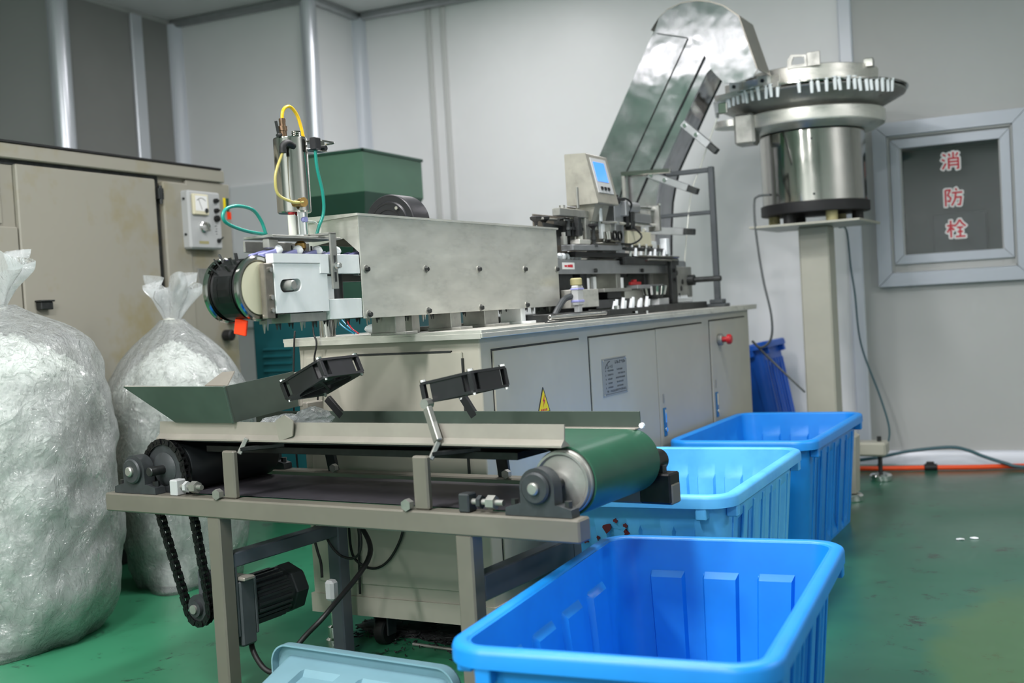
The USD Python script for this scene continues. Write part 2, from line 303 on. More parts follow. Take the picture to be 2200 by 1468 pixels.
# ------------------------------------------------------------------ fire hydrant cabinet in the back wall, with lettering 消 防 栓
def frame_rect(x0, x1, z0, z1, w, y0, y1, b=0.006):
    out = []
    for p in ([(x0, z0), (x1, z0), (x1-w, z0+w), (x0+w, z0+w)], [(x0, z1), (x1, z1), (x1-w, z1-w), (x0+w, z1-w)], [(x0, z0), (x0+w, z0+w), (x0+w, z1-w), (x0, z1)], [(x1, z0), (x1-w, z0+w), (x1-w, z1-w), (x1, z1)]):
        out.append(prism(Polygon(p).buffer(-0.0012), y0, y1, 'y'))
    return out
hyd = thing('fire_hydrant_cabinet', 'white framed fire hydrant cabinet in the wall with red lettering on its dark window', 'fire hydrant cabinet', base=(-0.328, YB, 0.979))
for m in frame_rect(-0.716, 0.06, 0.979, 1.87, 0.075, YB-0.05, YB+0.001): part(hyd, 'outer_frame_rail', m, 'frame_alu')
for m in frame_rect(-0.642, -0.014, 1.053, 1.796, 0.012, YB-0.035, YB+0.001): part(hyd, 'frame_bead', m, 'wall_paint_grey')
for m in frame_rect(-0.628, -0.028, 1.098, 1.775, 0.05, YB-0.03, YB+0.02): part(hyd, 'window_frame_rail', m, 'frame_alu')
part(hyd, 'panel', [bx(-0.64, -0.57, YB-0.012, YB+0.01, 1.06, 1.79, 0.001), bx(-0.085, -0.016, YB-0.012, YB+0.01, 1.06, 1.79, 0.001), bx(-0.57, -0.085, YB-0.012, YB+0.01, 1.06, 1.12, 0.001), bx(-0.57, -0.085, YB-0.012, YB+0.01, 1.755, 1.79, 0.001)], 'wall_paint_grey'); part(hyd, 'interior_box', [bx(-0.60, -0.055, YB+0.12, YB+0.14, 1.12, 1.75, 0)], 'dark_inside')
part(hyd, 'hose_box', bx(-0.43, -0.16, YB+0.06, YB+0.12, 1.15, 1.36, 0.004), 'motor_grey')
part(hyd, 'window_pane', bx(-0.578, -0.078, YB+0.006, YB+0.012, 1.148, 1.725, 0), 'pane_glass', smooth=False)
GLYPH = [[[(.08, .88), (.24, .76)], [(.03, .6), (.19, .5)], [(.05, .06), (.24, .38)], [(.62, .97), (.62, .66)], [(.38, .9), (.47, .73)], [(.87, .92), (.75, .73)], [(.38, .04), (.38, .62), (.87, .62), (.87, .07), (.76, .05)], [(.38, .44), (.87, .44)], [(.38, .26), (.87, .26)]],
         [[(.1, .93), (.1, .02)], [(.1, .91), (.35, .91), (.22, .64), (.37, .45), (.3, .28), (.18, .33)], [(.62, .99), (.69, .86)], [(.42, .75), (.97, .75)], [(.63, .75), (.58, .38), (.4, .05)], [(.61, .49), (.9, .49), (.83, .08), (.68, .1)]],
         [[(.03, .68), (.42, .68)], [(.23, .96), (.23, .02)], [(.22, .62), (.04, .3)], [(.26, .58), (.4, .42)], [(.69, .98), (.58, .78), (.41, .62)], [(.69, .98), (.8, .78), (.99, .6)], [(.54, .56), (.86, .56)], [(.56, .32), (.84, .32)], [(.7, .55), (.7, .07)], [(.46, .06), (.97, .06)]]]
for g, (cx, cz) in zip(GLYPH, ((-0.321, 1.637), (-0.317, 1.44), (-0.31, 1.272))):
    s = 0.098
    L = [LineString([(cx+(a-0.5)*s, cz+(b-0.5)*s) for a, b in st]) for st in g]
    red = unary_union([l.buffer(0.0052, cap_style=2) for l in L]); wht = red.buffer(0.0075)
    P = lambda q, a, b: cat([prism(x, a, b, 'y') for x in getattr(q, 'geoms', [q])])
    w = part(hyd, 'character_outline', P(wht, YB+0.0045, YB+0.006), 'sign_white', smooth=False)
    part(w, 'character', P(red, YB+0.0035, YB+0.0045), 'sign_red', smooth=False)

# ------------------------------------------------------------------ machine cabinet
F = MACH
cab = thing('machine_cabinet', 'long grey-beige cabinet under the steel worktop with doors and warning sign', 'machine cabinet', F, (0.315, 1.3, 0))
W, L = 0.63, 2.59
body = prism(Polygon([(0, 0), (W, 0), (W, L), (0, L)]).buffer(-0.006).buffer(0.006), 0.155, 0.925, 'z')
part(cab, 'body', [body], 'machine_paint')
part(cab, 'plinth', prism(Polygon([(-0.006, -0.006), (W+0.006, -0.006), (W+0.006, L), (-0.006, L)]), 0.105, 0.162, 'z'), 'machine_paint')
part(cab, 'end_panel', bx(0.03, 0.575, -0.008, 0.004, 0.2, 0.878, 0.003), 'machine_paint', label='left end panel with a slot above it')
parts(cab, 'panel_gap', [bx(0.215, 0.54, -0.0095, 0, 0.877, 0.882, 0), bx(0.573, 0.577, -0.0095, 0, 0.25, 0.86, 0)], 'ink_black')
def door(y0, y1, z0, z1, hy=None, lab=None):
    part(cab, 'door_gap', bx(W-0.004, W+0.0012, y0-0.004, y1+0.004, z0-0.004, z1+0.006, 0), 'ink_black')
    d = part(cab, 'door', bx(W-0.002, W+0.006, y0, y1, z0, z1, 0.002), 'machine_paint', label=lab)
    if hy:
        h = part(d, 'handle', [prism(rrect(0.022, 0.11, 0.006).buffer(0), W+0.006, W+0.0095, 'z')], 'blue_handle') if False else None
        part(d, 'handle', bx(W+0.006, W+0.011, hy-0.013, hy+0.013, 0.463, 0.572, 0.003), 'blue_handle')
        part(d, 'lock', [cyl((W+0.011, hy, 0.488), (W+0.016, hy, 0.488), 0.009, 12), bx(W+0.011, W+0.0135, hy-0.007, hy+0.007, 0.515, 0.565, 0.001)], 'chrome')
        part(d, 'latch_slot', bx(W+0.0055, W+0.0075, hy-0.008, hy+0.008, 0.59, 0.625, 0), 'steel_dull')
    return d
d1 = door(0.064, 0.647, 0.2, 0.874, None, 'door with the yellow warning triangle')
d2 = door(0.726, 1.334, 0.2, 0.875, None, 'door carrying the metal nameplate')
d3 = door(1.342, 1.893, 0.2, 0.876, 1.385)
d4 = door(1.993, 2.52, 0.2, 0.88, 2.03)
X1 = W+0.006
# warning triangle: yellow, dark border, red bolt and a line of small red print
tri = Polygon([(0.320, 0.668), (0.398, 0.668), (0.359, 0.742)])
wt = part(cab, 'warning_sign', prism(tri.buffer(0.003), X1, X1+0.001, 'x'), 'ink_black', smooth=False)
part(wt, 'sign_face', prism(tri.buffer(-0.002), X1+0.001, X1+0.0016, 'x'), 'sign_yellow', smooth=False)
bolt = Polygon([(0.366, 0.722), (0.352, 0.702), (0.3585, 0.702), (0.353, 0.684), (0.369, 0.706), (0.3615, 0.706)])
part(wt, 'bolt_mark', [prism(bolt, X1+0.0016, X1+0.0021, 'x')]+[bx(X1+0.0016, X1+0.0021, 0.338+k*0.011, 0.345+k*0.011, 0.672, 0.679, 0) for k in range(4)], 'sign_red', smooth=False)
# nameplate with worn, unreadable engraved lines
npl = part(cab, 'nameplate', bx(X1, X1+0.002, 0.812, 1.03, 0.668, 0.798, 0.0006), 'plate_metal')
rng = random.Random(4); marks = [bx(X1+0.002, X1+0.0024, 0.828, 1.016, 0.7925, 0.7938, 0), bx(X1+0.002, X1+0.0024, 0.828, 1.016, 0.674, 0.6753, 0)]
arc = LineString([(0.838, 0.764), (0.848, 0.775), (0.865, 0.784), (0.878, 0.787)]).buffer(0.0016)
marks += [prism(arc, X1+0.002, X1+0.0024, 'x'), prism(LineString([(0.858, 0.776), (0.866, 0.764), (0.852, 0.765)]).buffer(0.0012), X1+0.002, X1+0.0024, 'x')]
marks += [bx(X1+0.002, X1+0.0024, 0.876, 0.884, 0.768, 0.7695, 0), bx(X1+0.002, X1+0.0024, 0.8795, 0.8805, 0.7645, 0.7725, 0), bx(X1+0.002, X1+0.0024, 0.89, 0.892, 0.763, 0.774, 0), bx(X1+0.002, X1+0.0024, 0.899, 0.901, 0.763, 0.774, 0)]
def script_run(y0, y1, z, h):
    y = y0
    while y < y1:
        w = rng.uniform(0.45, 0.95)*h
        for _ in range(2):
            zz = z+rng.uniform(0, h*0.8); marks.append(bx(X1+0.002, X1+0.0024, y, y+w, zz, zz+h*0.16, 0))
        yy = y+rng.uniform(0, w*0.8); marks.append(bx(X1+0.002, X1+0.0024, yy, yy+h*0.16, z, z+h, 0)); y += w+h*0.3
script_run(0.925, 1.012, 0.775, 0.012)
for k in range(5):
    z = 0.752-k*0.0145; script_run(0.838, 0.842, z, 0.006); script_run(0.858, rng.uniform(0.89, 0.91), z, 0.006); script_run(rng.uniform(0.925, 0.95), rng.uniform(0.985, 1.012), z, 0.006)
script_run(0.845, 0.862, 0.679, 0.009); script_run(0.875, 1.01, 0.68, 0.008)
part(npl, 'engraving', cat(marks), 'ink_black', smooth=False)
for y in (0.82, 1.022):
    for z in (0.674, 0.792): part(npl, 'rivet', cyl((X1+0.002, y, z), (X1+0.0045, y, z), 0.004, 10), 'chrome')
es = part(cab, 'emergency_stop', cyl((X1, 2.1, 0.796), (X1+0.02, 2.1, 0.796), 0.026, 24, bevel=0.003), 'steel_dull')
part(es, 'button', lathe([(0, 0), (0.012, 0), (0.012, 0.018), (0.022, 0.022), (0.022, 0.034), (0.016, 0.04), (0, 0.042)], 24, (X1+0.02, 2.1, 0.796), (1, 0, 0)), 'red_plastic', label='red mushroom button')
for x, y in ((0.04, 0.04), (0.59, 0.05), (0.04, 2.5), (0.59, 2.5)):
    f = part(cab, 'levelling_foot', lathe([(0, 0), (0.03, 0), (0.03, 0.012), (0.022, 0.018), (0.022, 0.05), (0.012, 0.055), (0.012, 0.11), (0, 0.11)], 20, (x, y, 0)), 'chrome')
for x, y in ((0.2, 0.075), (0.2, 2.4), (0.5, 2.4)):
    c = part(cab, 'castor', [cyl((x-0.018, y, 0.04), (x+0.018, y, 0.04), 0.04, 22, bevel=0.005)], 'rubber_black')
    part(c, 'fork', [bx(x-0.026, x-0.02, y-0.02, y+0.025, 0.03, 0.108), bx(x+0.02, x+0.026, y-0.02, y+0.025, 0.03, 0.108), bx(x-0.03, x+0.03, y-0.03, y+0.03, 0.098, 0.108)], 'cast_iron')
top = thing('worktop', 'thin stainless steel worktop sheet on the machine cabinet', 'worktop', F, (0.31, 1.3, 0.925))
part(top, 'sheet', prism(Polygon([(-0.035, -0.03), (0.655, -0.03), (0.655, 2.66), (-0.035, 2.66)]).buffer(-0.004).buffer(0.004), 0.925, 0.936, 'z'), 'steel_brushed')
parts(top, 'front_lip', [bx(-0.03, 0.652, -0.031, -0.027, 0.912, 0.928, 0.001), bx(0.6525, 0.6565, -0.03, 2.65, 0.914, 0.928, 0.001)], 'steel_brushed')

# ------------------------------------------------------------------ chain conveyor and its steel cover
XS = 0.45
cov = thing('machine_cover', 'long plain stainless steel cover box with bolted side above the worktop', 'machine cover', F, (0.37, 0.32, 0.936))
part(cov, 'side_panel', bx(XS-0.003, XS, -0.284, 0.905, 0.987, 1.256, 0.001), 'steel_brushed')
part(cov, 'lid', [prism([(0.285, 1.248), (XS+0.006, 1.256), (XS+0.006, 1.262), (0.28, 1.264)], -0.295, 0.91, 'y')], 'steel_brushed')
part(cov, 'back_panel', bx(0.285, 0.288, -0.284, 0.905, 1.19, 1.25, 0), 'steel_brushed')
parts(cov, 'end_panel', [prism([(0.287, 1.185), (0.40, 1.20), (XS-0.003, 1.16), (XS-0.003, 1.255), (0.287, 1.248)], -0.284, -0.281, 'y'), prism([(0.287, 1.0), (XS-0.003, 1.0), (XS-0.003, 1.254), (0.287, 1.248)], 0.9, 0.903, 'y')], 'steel_brushed')
for z, ys in ((1.116, (-0.262, 0.03, 0.335, 0.645, 0.89)), (0.997, (-0.262, 0.03, 0.335, 0.645))):
    for y in ys:
        s = part(cov, 'washer', cyl((XS, y, z), (XS+0.002, y, z), 0.011, 16), 'steel_dull')
        part(s, 'bolt', cyl((XS+0.002, y, z), (XS+0.010, y, z), 0.0065, 6), 'dark_steel')
for y, wd, nm in ((-0.1, 0.05, 'steel_dull'), (0.2, 0.06, 'steel_dull'), (0.638, 0.032, 'white_metal'), (0.42, 0.09, 'steel_dull')):
    part(cov, 'support_block', [bx(0.36, 0.44, y-wd/2, y+wd/2, 0.936, 0.99, 0.002), bx(0.36, 0.475, y-wd/2-0.006, y+wd/2+0.006, 0.936, 0.944, 0.001)], nm)
part(cov, 'base_bar', bx(0.30, 0.33, 0.1, 0.9, 0.936, 0.95, 0.002), 'steel_dull')

ch = thing('chain_conveyor', 'chain conveyor with round end wheels and slotted white side plate left of the cover', 'chain conveyor', F, (0.38, 0.0, 0.936))
part(ch, 'lower_rail', bx(0.425, 0.447, -0.424, -0.285, 0.99, 1.041, 0.001), 'white_metal')
part(ch, 'upper_rail', bx(0.425, 0.447, -0.424, -0.285, 1.105, 1.154, 0.001), 'white_metal')
parts(ch, 'frame_rail', [bx(0.425, 0.442, -0.285, 2.28, 1.10, 1.152, 0.001), bx(0.30, 0.318, -0.5, 2.28, 1.09, 1.14, 0.001)], 'aluminium')
sp = Polygon([(-0.632, 1.012), (-0.43, 1.012), (-0.43, 1.105), (-0.458, 1.105), (-0.458, 1.13), (-0.632, 1.13)])
slot = LineString([(-0.598, 1.076), (-0.55, 1.078)]).buffer(0.0155)
pl = part(ch, 'side_plate', prism(sp.difference(slot), 0.432, 0.45, 'x'), 'white_metal')
part(ch, 'slot_back', prism(slot.buffer(0.003), 0.425, 0.4315, 'x'), 'rubber_black')
part(ch, 'top_guide', prism([(-0.635, 1.131), (-0.459, 1.131), (-0.459, 1.106), (-0.424, 1.106), (-0.424, 1.153), (-0.635, 1.153)], 0.43, 0.452, 'x'), 'white_metal')
part(ch, 'edge_plate', [bx(0.432, 0.448, -0.664, -0.6335, 1.0, 1.13, 0.002)], 'steel_edge')
for z in (1.115, 1.05, 1.02): part(ch, 'plate_bolt', cyl((0.447, -0.646, z), (0.453, -0.646, z), 0.006, 6), 'chrome')
part(ch, 'shaft', [cyl((0.35, -0.585, 1.077), (0.468, -0.585, 1.077), 0.012, 20, bevel=0.002)], 'steel_dull')
part(ch, 'inner_roller', cyl((0.38, -0.33, 1.035), (0.38, -0.33, 1.112), 0.034, 28), 'dark_steel'); part(ch, 'inner_plate', bx(0.33, 0.336, -0.43, -0.28, 1.0, 1.15, 0.001), 'steel_edge'); part(ch, 'inner_block', bx(0.40, 0.424, -0.424, -0.37, 1.04, 1.10, 0.002), 'white_metal')
part(ch, 'bottom_plate', bx(0.38, 0.44, -0.57, -0.43, 0.988, 1.010, 0.001), 'steel_dull')
for x in (0.318, 0.412):
    part(ch, 'end_wheel', [lathe([(0, 0), (0.066, 0), (0.074, 0.002), (0.077, 0.005), (0.077, 0.013), (0.073, 0.016), (0.066, 0.016), (0.062, 0.012), (0, 0.012)], 56, (x, -0.66, 1.073), (1, 0, 0))], 'steel_polished')
part(ch, 'wheel_face', cyl((0.4245, -0.66, 1.073), (0.4275, -0.66, 1.073), 0.0615, 48), 'cream_plastic')
part(ch, 'drum', cyl((0.334, -0.66, 1.073), (0.412, -0.66, 1.073), 0.064, 40), 'rubber_black')
parts(ch, 'sprocket', [cyl((0.35, -0.66, 1.073), (0.358, -0.66, 1.073), 0.069, 26), cyl((0.388, -0.66, 1.073), (0.396, -0.66, 1.073), 0.069, 26)], 'oily_black')
# endless chain: upper and lower run, and the wrap around the end wheel
path = [(-0.66+0.062*math.cos(a), 1.073+0.066*math.sin(a)) for a in np.linspace(math.pi/2, 3*math.pi/2, 15)]
run = [(2.2, 1.142)]+path+[(2.2, 1.004)]
ring = LineString(run).buffer(0.006, cap_style=2)
part(ch, 'chain_band', prism(ring, 0.345, 0.40, 'x'), 'oily_black')
for k, a in enumerate((1.98, 2.22, 2.5)):
    c, s_ = math.cos(a), math.sin(a); p0 = np.array([0.372, -0.66+0.066*c, 1.073+0.066*s_]); p1 = p0+np.array([0, 0.026*c+0.006, 0.026*s_])
    parts(ch, 'gripper', [bar(p0-[0.024, 0, 0], p1-[0.034, 0, 0], 0.012, 0.003, 0), bar(p0+[0.016, 0, 0], p1+[0.012, 0.004, 0], 0.010, 0.003, 0)], 'dark_steel')
for k in range(5):      # white caps on tilted lavender holders along the top run
    y = -0.575+k*0.078+(0.03 if k > 3 else 0)
    h = part(ch, 'holder', [bar((0.405, y-0.05, 1.150), (0.405, y+0.012, 1.164), 0.012, 0.016, 0.002, (1, 0, 0)), bar((0.37, y-0.045, 1.150), (0.37, y+0.012, 1.162), 0.012, 0.012, 0.002, (1, 0, 0))], 'lavender_plastic')
    part(h, 'cap', lathe([(0, 0), (0.009, 0), (0.0125, 0.006), (0.0125, 0.016), (0.006, 0.022), (0, 0.023)], 16, (0.404, y+0.008, 1.156), (0.3, 0.35, 0.9)), 'white_plastic')
    parts(h, 'prong', [bar((0.40, y+0.028, 1.15), (0.402, y+0.024, 1.176), 0.003, 0.008, 0), bar((0.37, y+0.034, 1.15), (0.368, y+0.038, 1.18), 0.003, 0.008, 0)], 'dark_steel')
for k in range(4):      # row of caps leaving the cover on the right
    y = 0.945+k*0.068
    h = part(ch, 'holder', bx(0.40, 0.42, y-0.02, y+0.02, 1.146, 1.156, 0.001), 'steel_dull')
    for q in (-0.013, 0.013): part(h, 'cap', lathe([(0, 0), (0.009, 0), (0.012, 0.006), (0.012, 0.017), (0.006, 0.023), (0, 0.024)], 14, (0.41, y+q, 1.155), (0.3, 0.2*q/0.013, 1)), 'white_plastic')
for k in range(34):     # needle-like pins hanging from the lower run
    y = -0.60+k*0.047
    part(ch, 'hanging_pin', [bx(0.375, 0.399, y-0.008, y+0.008, 0.988, 1.0, 0), cyl((0.387, y-0.005, 0.99), (0.388, y-0.007, 0.966+0.006*(k % 3)), 0.005, 6, r2=0.0012), cyl((0.387, y+0.006, 0.99), (0.386, y+0.008, 0.972), 0.004, 6, r2=0.001)], ('steel_dull', 'dark_steel', 'rubber_black')[k % 3], smooth=False)
cl = part(ch, 'clamp_bracket', [bx(0.452, 0.458, -0.418, -0.394, 1.066, 1.208, 0.001), bx(0.30, 0.458, -0.418, -0.394, 1.202, 1.208, 0.001)], 'steel_dull')
part(cl, 'slot', [bx(0.4578, 0.4588, -0.410, -0.402, 1.118, 1.150, 0), bx(0.4578, 0.4588, -0.410, -0.402, 1.084, 1.108, 0)], 'ink_black'); part(cl, 'bolt', [cyl((0.458, -0.402, 1.124), (0.472, -0.402, 1.124), 0.007, 6), cyl((0.458, -0.402, 1.124), (0.461, -0.402, 1.124), 0.010, 14)], 'chrome')
part(ch, 'orange_flap', rot(bx(0.358, 0.394, -0.680, -0.672, 0.966, 1.003, 0.002), 12, (0, 1, 0), (0.376, -0.676, 0.98)), 'orange_plastic', label='bright orange plastic flap under the end wheel')
parts(ch, 'leg', [bx(0.36, 0.40, 0.02, 0.06, 0.936, 1.1, 0.001), bx(0.36, 0.40, 1.9, 1.96, 0.936, 1.1, 0.001)], 'steel_dull')
part(ch, 'leg', [cyl((0.09, 0.03, 0.936), (0.09, 0.03, 1.0), 0.024, 20), bx(0.05, 0.36, 0.01, 0.05, 0.995, 1.005, 0.001)], 'steel_polished')

# ------------------------------------------------------------------ steel reservoir with its pipes on a plate above the chain
TX, TY = 0.37, -0.442
res = thing('reservoir', 'polished steel reservoir cylinder standing on a short post above the chain conveyor', 'reservoir', F, (TX, TY, 1.195))
part(res, 'cylinder', lathe([(0, 1.262), (0.040, 1.262), (0.0425, 1.265), (0.0425, 1.447), (0.041, 1.450), (0, 1.450)], 48, (TX, TY, 0)), 'steel_polished')
part(res, 'post', [lathe([(0, 1.205), (0.021, 1.205), (0.021, 1.262), (0, 1.262)], 28, (TX+0.006, TY+0.01, 0)), lathe([(0, 1.20), (0.03, 1.20), (0.03, 1.206), (0, 1.206)], 28, (TX, TY, 0))], 'chrome')
part(res, 'base_plate', [bx(0.335, 0.425, -0.60, -0.33, 1.194, 1.200, 0.001)], 'steel_dull')
parts(res, 'base_bracket', [bx(0.315, 0.322, -0.58, -0.33, 1.165, 1.192, 0.001), bx(0.39, 0.41, -0.598, -0.56, 1.168, 1.192, 0.003)], 'steel_dull')
part(res, 'sight_glass', lathe([(0, 0), (0.010, 0), (0.010, 0.05), (0, 0.05)], 18, (TX+0.012, TY-0.028, 1.205)), 'clear_tube')
part(res, 'pressure_valve', [lathe([(0, 0), (0.006, 0), (0.006, 0.016), (0.009, 0.018), (0.009, 0.028), (0, 0.028)], 14, (TX+0.012, TY-0.028, 1.24))], 'red_plastic')
part(res, 'side_fitting', [cyl((TX+0.015, TY+0.004, 1.244), (TX+0.034, TY+0.0, 1.244), 0.007, 12)], 'lavender_plastic')
part(res, 'brass_nozzle', [lathe([(0, 0), (0.008, 0), (0.014, 0.008), (0.014, 0.020), (0.008, 0.026), (0, 0.026)], 16, (TX+0.02, TY-0.01, 1.164))], 'brass')
part(res, 'inlet_pipe', lathe([(0, 0), (0.0095, 0), (0.0095, 0.016), (0.0115, 0.017), (0.0115, 0.028), (0.008, 0.029), (0.008, 0.038), (0.0085, 0.04), (0.0085, 0.047), (0, 0.047)], 18, (TX, TY-0.026, 1.449)), 'bronze_pipe')
part(res, 'valve_lever', [bar((TX, TY-0.042, 1.448), (TX-0.004, TY-0.046, 1.489), 0.004, 0.007), cyl((TX, TY-0.048, 1.452), (TX, TY-0.03, 1.456), 0.005, 10)], 'dark_steel')
part(res, 'threaded_plug', lathe([(0, 0), (0.0125, 0)]+[(0.0125 if i % 2 else 0.0108, 0.002+i*0.0025) for i in range(8)]+[(0, 0.022)], 20, (TX+0.005, TY+0.02, 1.449)), 'steel_polished')
part(res, 'elbow_fitting', [tube([(TX+0.03, TY-0.026, 1.424), (TX+0.032, TY-0.05, 1.430), (TX+0.03, TY-0.066, 1.422), (TX+0.03, TY-0.068, 1.408)], 0.0085, 12, 6), cyl((TX+0.03, TY-0.068, 1.404), (TX+0.03, TY-0.068, 1.412), 0.0095, 12)], 'rubber_black')
part(res, 'drain_fitting', [cyl((TX+0.025, TY-0.03, 1.282), (TX+0.058, TY-0.04, 1.282), 0.009, 14), cyl((TX+0.052, TY-0.038, 1.282), (TX+0.064, TY-0.042, 1.282), 0.012, 14)], 'brass')
part(res, 'top_bracket', [bx(TX+0.02, TX+0.05, TY+0.02, TY+0.085, 1.418, 1.4215, 0.001), bx(TX+0.046, TX+0.05, TY+0.02, TY+0.075, 1.418, 1.444, 0.001), prism(unary_union([rrect(0.05, 0.08, 0.02)]).difference(rrect(0.042, 0.072, 0.016)), 1.443, 1.447, 'z').apply_translation((TX+0.025, TY+0.09, 0))], 'steel_polished')
parts(res, 'solenoid', [bx(TX+0.05, TX+0.07, TY+0.012, TY+0.034, 1.416, 1.447, 0.002), cyl((TX+0.05, TY+0.064, 1.425), (TX+0.062, TY+0.064, 1.425), 0.007, 8)], 'plastic_black')
for nm, pts, r, m, lab, cg in (
  ('yellow_air_hose', [(TX, TY-0.026, 1.496), (TX, TY-0.022, 1.514), (TX, TY-0.008, 1.527), (TX, TY+0.012, 1.529), (TX, TY+0.034, 1.512), (TX, TY+0.046, 1.487), (TX+0.002, TY+0.053, 1.452)], 0.0042, 'yellow_tube', 'bright yellow hose arching over the top of the steel reservoir', 'hose'),
  ('level_tube', [(TX+0.03, TY-0.068, 1.406), (TX+0.03, TY-0.094, 1.365), (TX+0.03, TY-0.104, 1.335), (TX+0.032, TY-0.098, 1.30), (TX+0.05, TY-0.066, 1.282), (TX+0.062, TY-0.042, 1.282)], 0.0036, 'amber_tube', 'thin amber tube bowed along the left side of the steel reservoir', 'hose'),
  ('green_air_hose', [(TX+0.058, TY+0.024, 1.416), (TX+0.056, TY+0.03, 1.37), (TX+0.056, TY+0.046, 1.31), (TX+0.052, TY+0.05, 1.262), (TX+0.045, TY+0.036, 1.225), (TX+0.04, TY+0.03, 1.202)], 0.0042, 'green_tube', 'teal hose hanging down the right side of the steel reservoir', 'hose'),
  ('looped_air_hose', [(0.37, -0.557, 1.206), (0.37, -0.572, 1.238), (0.37, -0.60, 1.263), (0.37, -0.65, 1.270), (0.37, -0.69, 1.262), (0.37, -0.705, 1.243), (0.37, -0.689, 1.226), (0.37, -0.63, 1.212), (0.37, -0.566, 1.206)], 0.0042, 'green_tube', 'teal hose making an open loop left of the steel reservoir', 'hose'),
  ('clear_drain_tube', [(TX+0.028, TY+0.012, 1.24), (TX+0.03, TY+0.04, 1.238), (TX+0.03, TY+0.06, 1.225), (TX+0.03, TY+0.055, 1.203)], 0.003, 'clear_tube', 'short clear tube curling beside the reservoir post', 'hose')):
    single(nm, tube(pts, r, 10, 10), m, lab, cg, F, smooth=True)

# ------------------------------------------------------------------ black blower drum behind the cover
bl = thing('blower', 'black round blower drum showing above the back of the machine cover', 'blower', F, (0.13, 0.39, 0.936))
part(bl, 'housing', lathe([(0, 0), (0.07, 0), (0.074, 0.006), (0.092, 0.006), (0.096, 0.012), (0.096, 0.10), (0.09, 0.108), (0, 0.108)], 56, (0.13, 0.33, 1.282), (0, 1, 0)), 'plastic_black')
parts(bl, 'face_ring', [lathe([(0.045, -0.004), (0.05, -0.004), (0.05, 0.004), (0.045, 0.004), (0.045, -0.004)], 40, (0.13, 0.332, 1.282), (0, 1, 0)), lathe([(0.064, -0.003), (0.068, -0.003), (0.068, 0.004), (0.064, 0.004), (0.064, -0.003)], 40, (0.13, 0.332, 1.282), (0, 1, 0))], 'rubber_black')
part(bl, 'hub_bolt', cyl((0.17, 0.328, 1.33), (0.17, 0.32, 1.33), 0.006, 6), 'chrome')
part(bl, 'stand', [bx(0.07, 0.19, 0.34, 0.43, 0.936, 0.946), bx(0.08, 0.18, 0.37, 0.40, 0.944, 1.2)], 'cast_iron')

# ------------------------------------------------------------------ assembly station on the right half of the worktop
st = thing('assembly_station', 'crowded steel assembly station of brackets, rods and knobs right of the machine cover', 'assembly station', F, (0.38, 1.6, 0.936))
B = lambda name, m, *a, b=0.002, **k: part(st, name, [bx(*x, b) for x in a], m, **k)
B('base_slab', 'dark_steel', (0.2, 0.53, 0.66, 1.62, 0.936, 0.962), (0.22, 0.52, 1.62, 2.32, 0.936, 0.966))
B('column', 'dark_steel', (0.30, 0.40, 1.0, 1.13, 0.96, 1.105)); B('column', 'dark_steel', (0.31, 0.40, 1.2, 1.26, 0.96, 1.105)); B('column', 'steel_dull', (0.3, 0.42, 1.5, 1.545, 0.96, 1.2)); B('column', 'dark_steel', (0.3, 0.4, 1.86, 1.92, 0.96, 1.12))
B('column', 'white_metal', (0.41, 0.425, 1.265, 1.29, 1.03, 1.09))
B('lower_plate', 'steel_brushed', (0.43, 0.47, 0.955, 1.2, 0.975, 1.042)); B('lower_plate', 'dark_steel', (0.40, 0.46, 1.2, 1.56, 0.965, 1.0)); B('lower_bar', 'steel_dull', (0.40, 0.46, 1.28, 1.56, 1.028, 1.042))
B('lower_bar', 'aluminium', (0.42, 0.47, 1.6, 1.9, 1.036, 1.052)); B('lower_plate', 'steel_brushed', (0.40, 0.43, 1.56, 1.84, 0.966, 1.034))
part(st, 'motor_block', [bx(0.34, 0.44, 1.36, 1.50, 1.0, 1.03), cyl((0.37, 1.45, 1.0), (0.37, 1.45, 1.025), 0.05, 20)], 'oily_black')
part(st, 'red_clip', [bx(0.425, 0.44, 1.61, 1.72, 1.052, 1.066), cyl((0.43, 1.66, 1.066), (0.43, 1.66, 1.075), 0.012, 10)], 'red_plastic')
lab = part(st, 'label_plate', bx(0.442, 0.4432, 0.955, 1.058, 1.117, 1.141, 0), 'sign_white', smooth=False)
part(lab, 'print', [bx(0.4432, 0.4437, 0.972, 0.994, 1.125, 1.132, 0), bx(0.4432, 0.4437, 0.998, 1.018, 1.124, 1.133, 0), bx(0.4432, 0.4437, 1.018, 1.042, 1.1235, 1.134, 0)], 'sign_red', smooth=False)
for y in (1.24, 1.72): part(st, 'rail_bolt', cyl((0.442, y, 1.112), (0.452, y, 1.112), 0.008, 6), 'dark_steel')
part(st, 'guard_sheet', prism([(0.912, 1.287), (1.21, 1.272), (1.15, 1.21), (0.912, 1.205)], 0.395, 0.398, 'x'), 'dark_steel')
part(st, 'track_plate', rot(bx(0.41, 0.46, 1.02, 1.48, 1.188, 1.208, 0.002), 0.6, (1, 0, 0), (0.44, 1.25, 1.2)), 'aluminium')
B('track_top', 'steel_polished', (0.415, 0.455, 1.22, 1.46, 1.21, 1.219)); B('track_plate', 'dark_steel', (0.40, 0.46, 1.53, 1.96, 1.196, 1.206)); B('under_plate', 'oily_black', (0.38, 0.45, 1.06, 1.62, 1.163, 1.182))
B('guide_bar', 'steel_polished', (0.43, 0.47, 1.62, 2.12, 1.166, 1.174)); B('guide_bar', 'dark_steel', (0.425, 0.465, 1.5, 2.12, 1.134, 1.165))
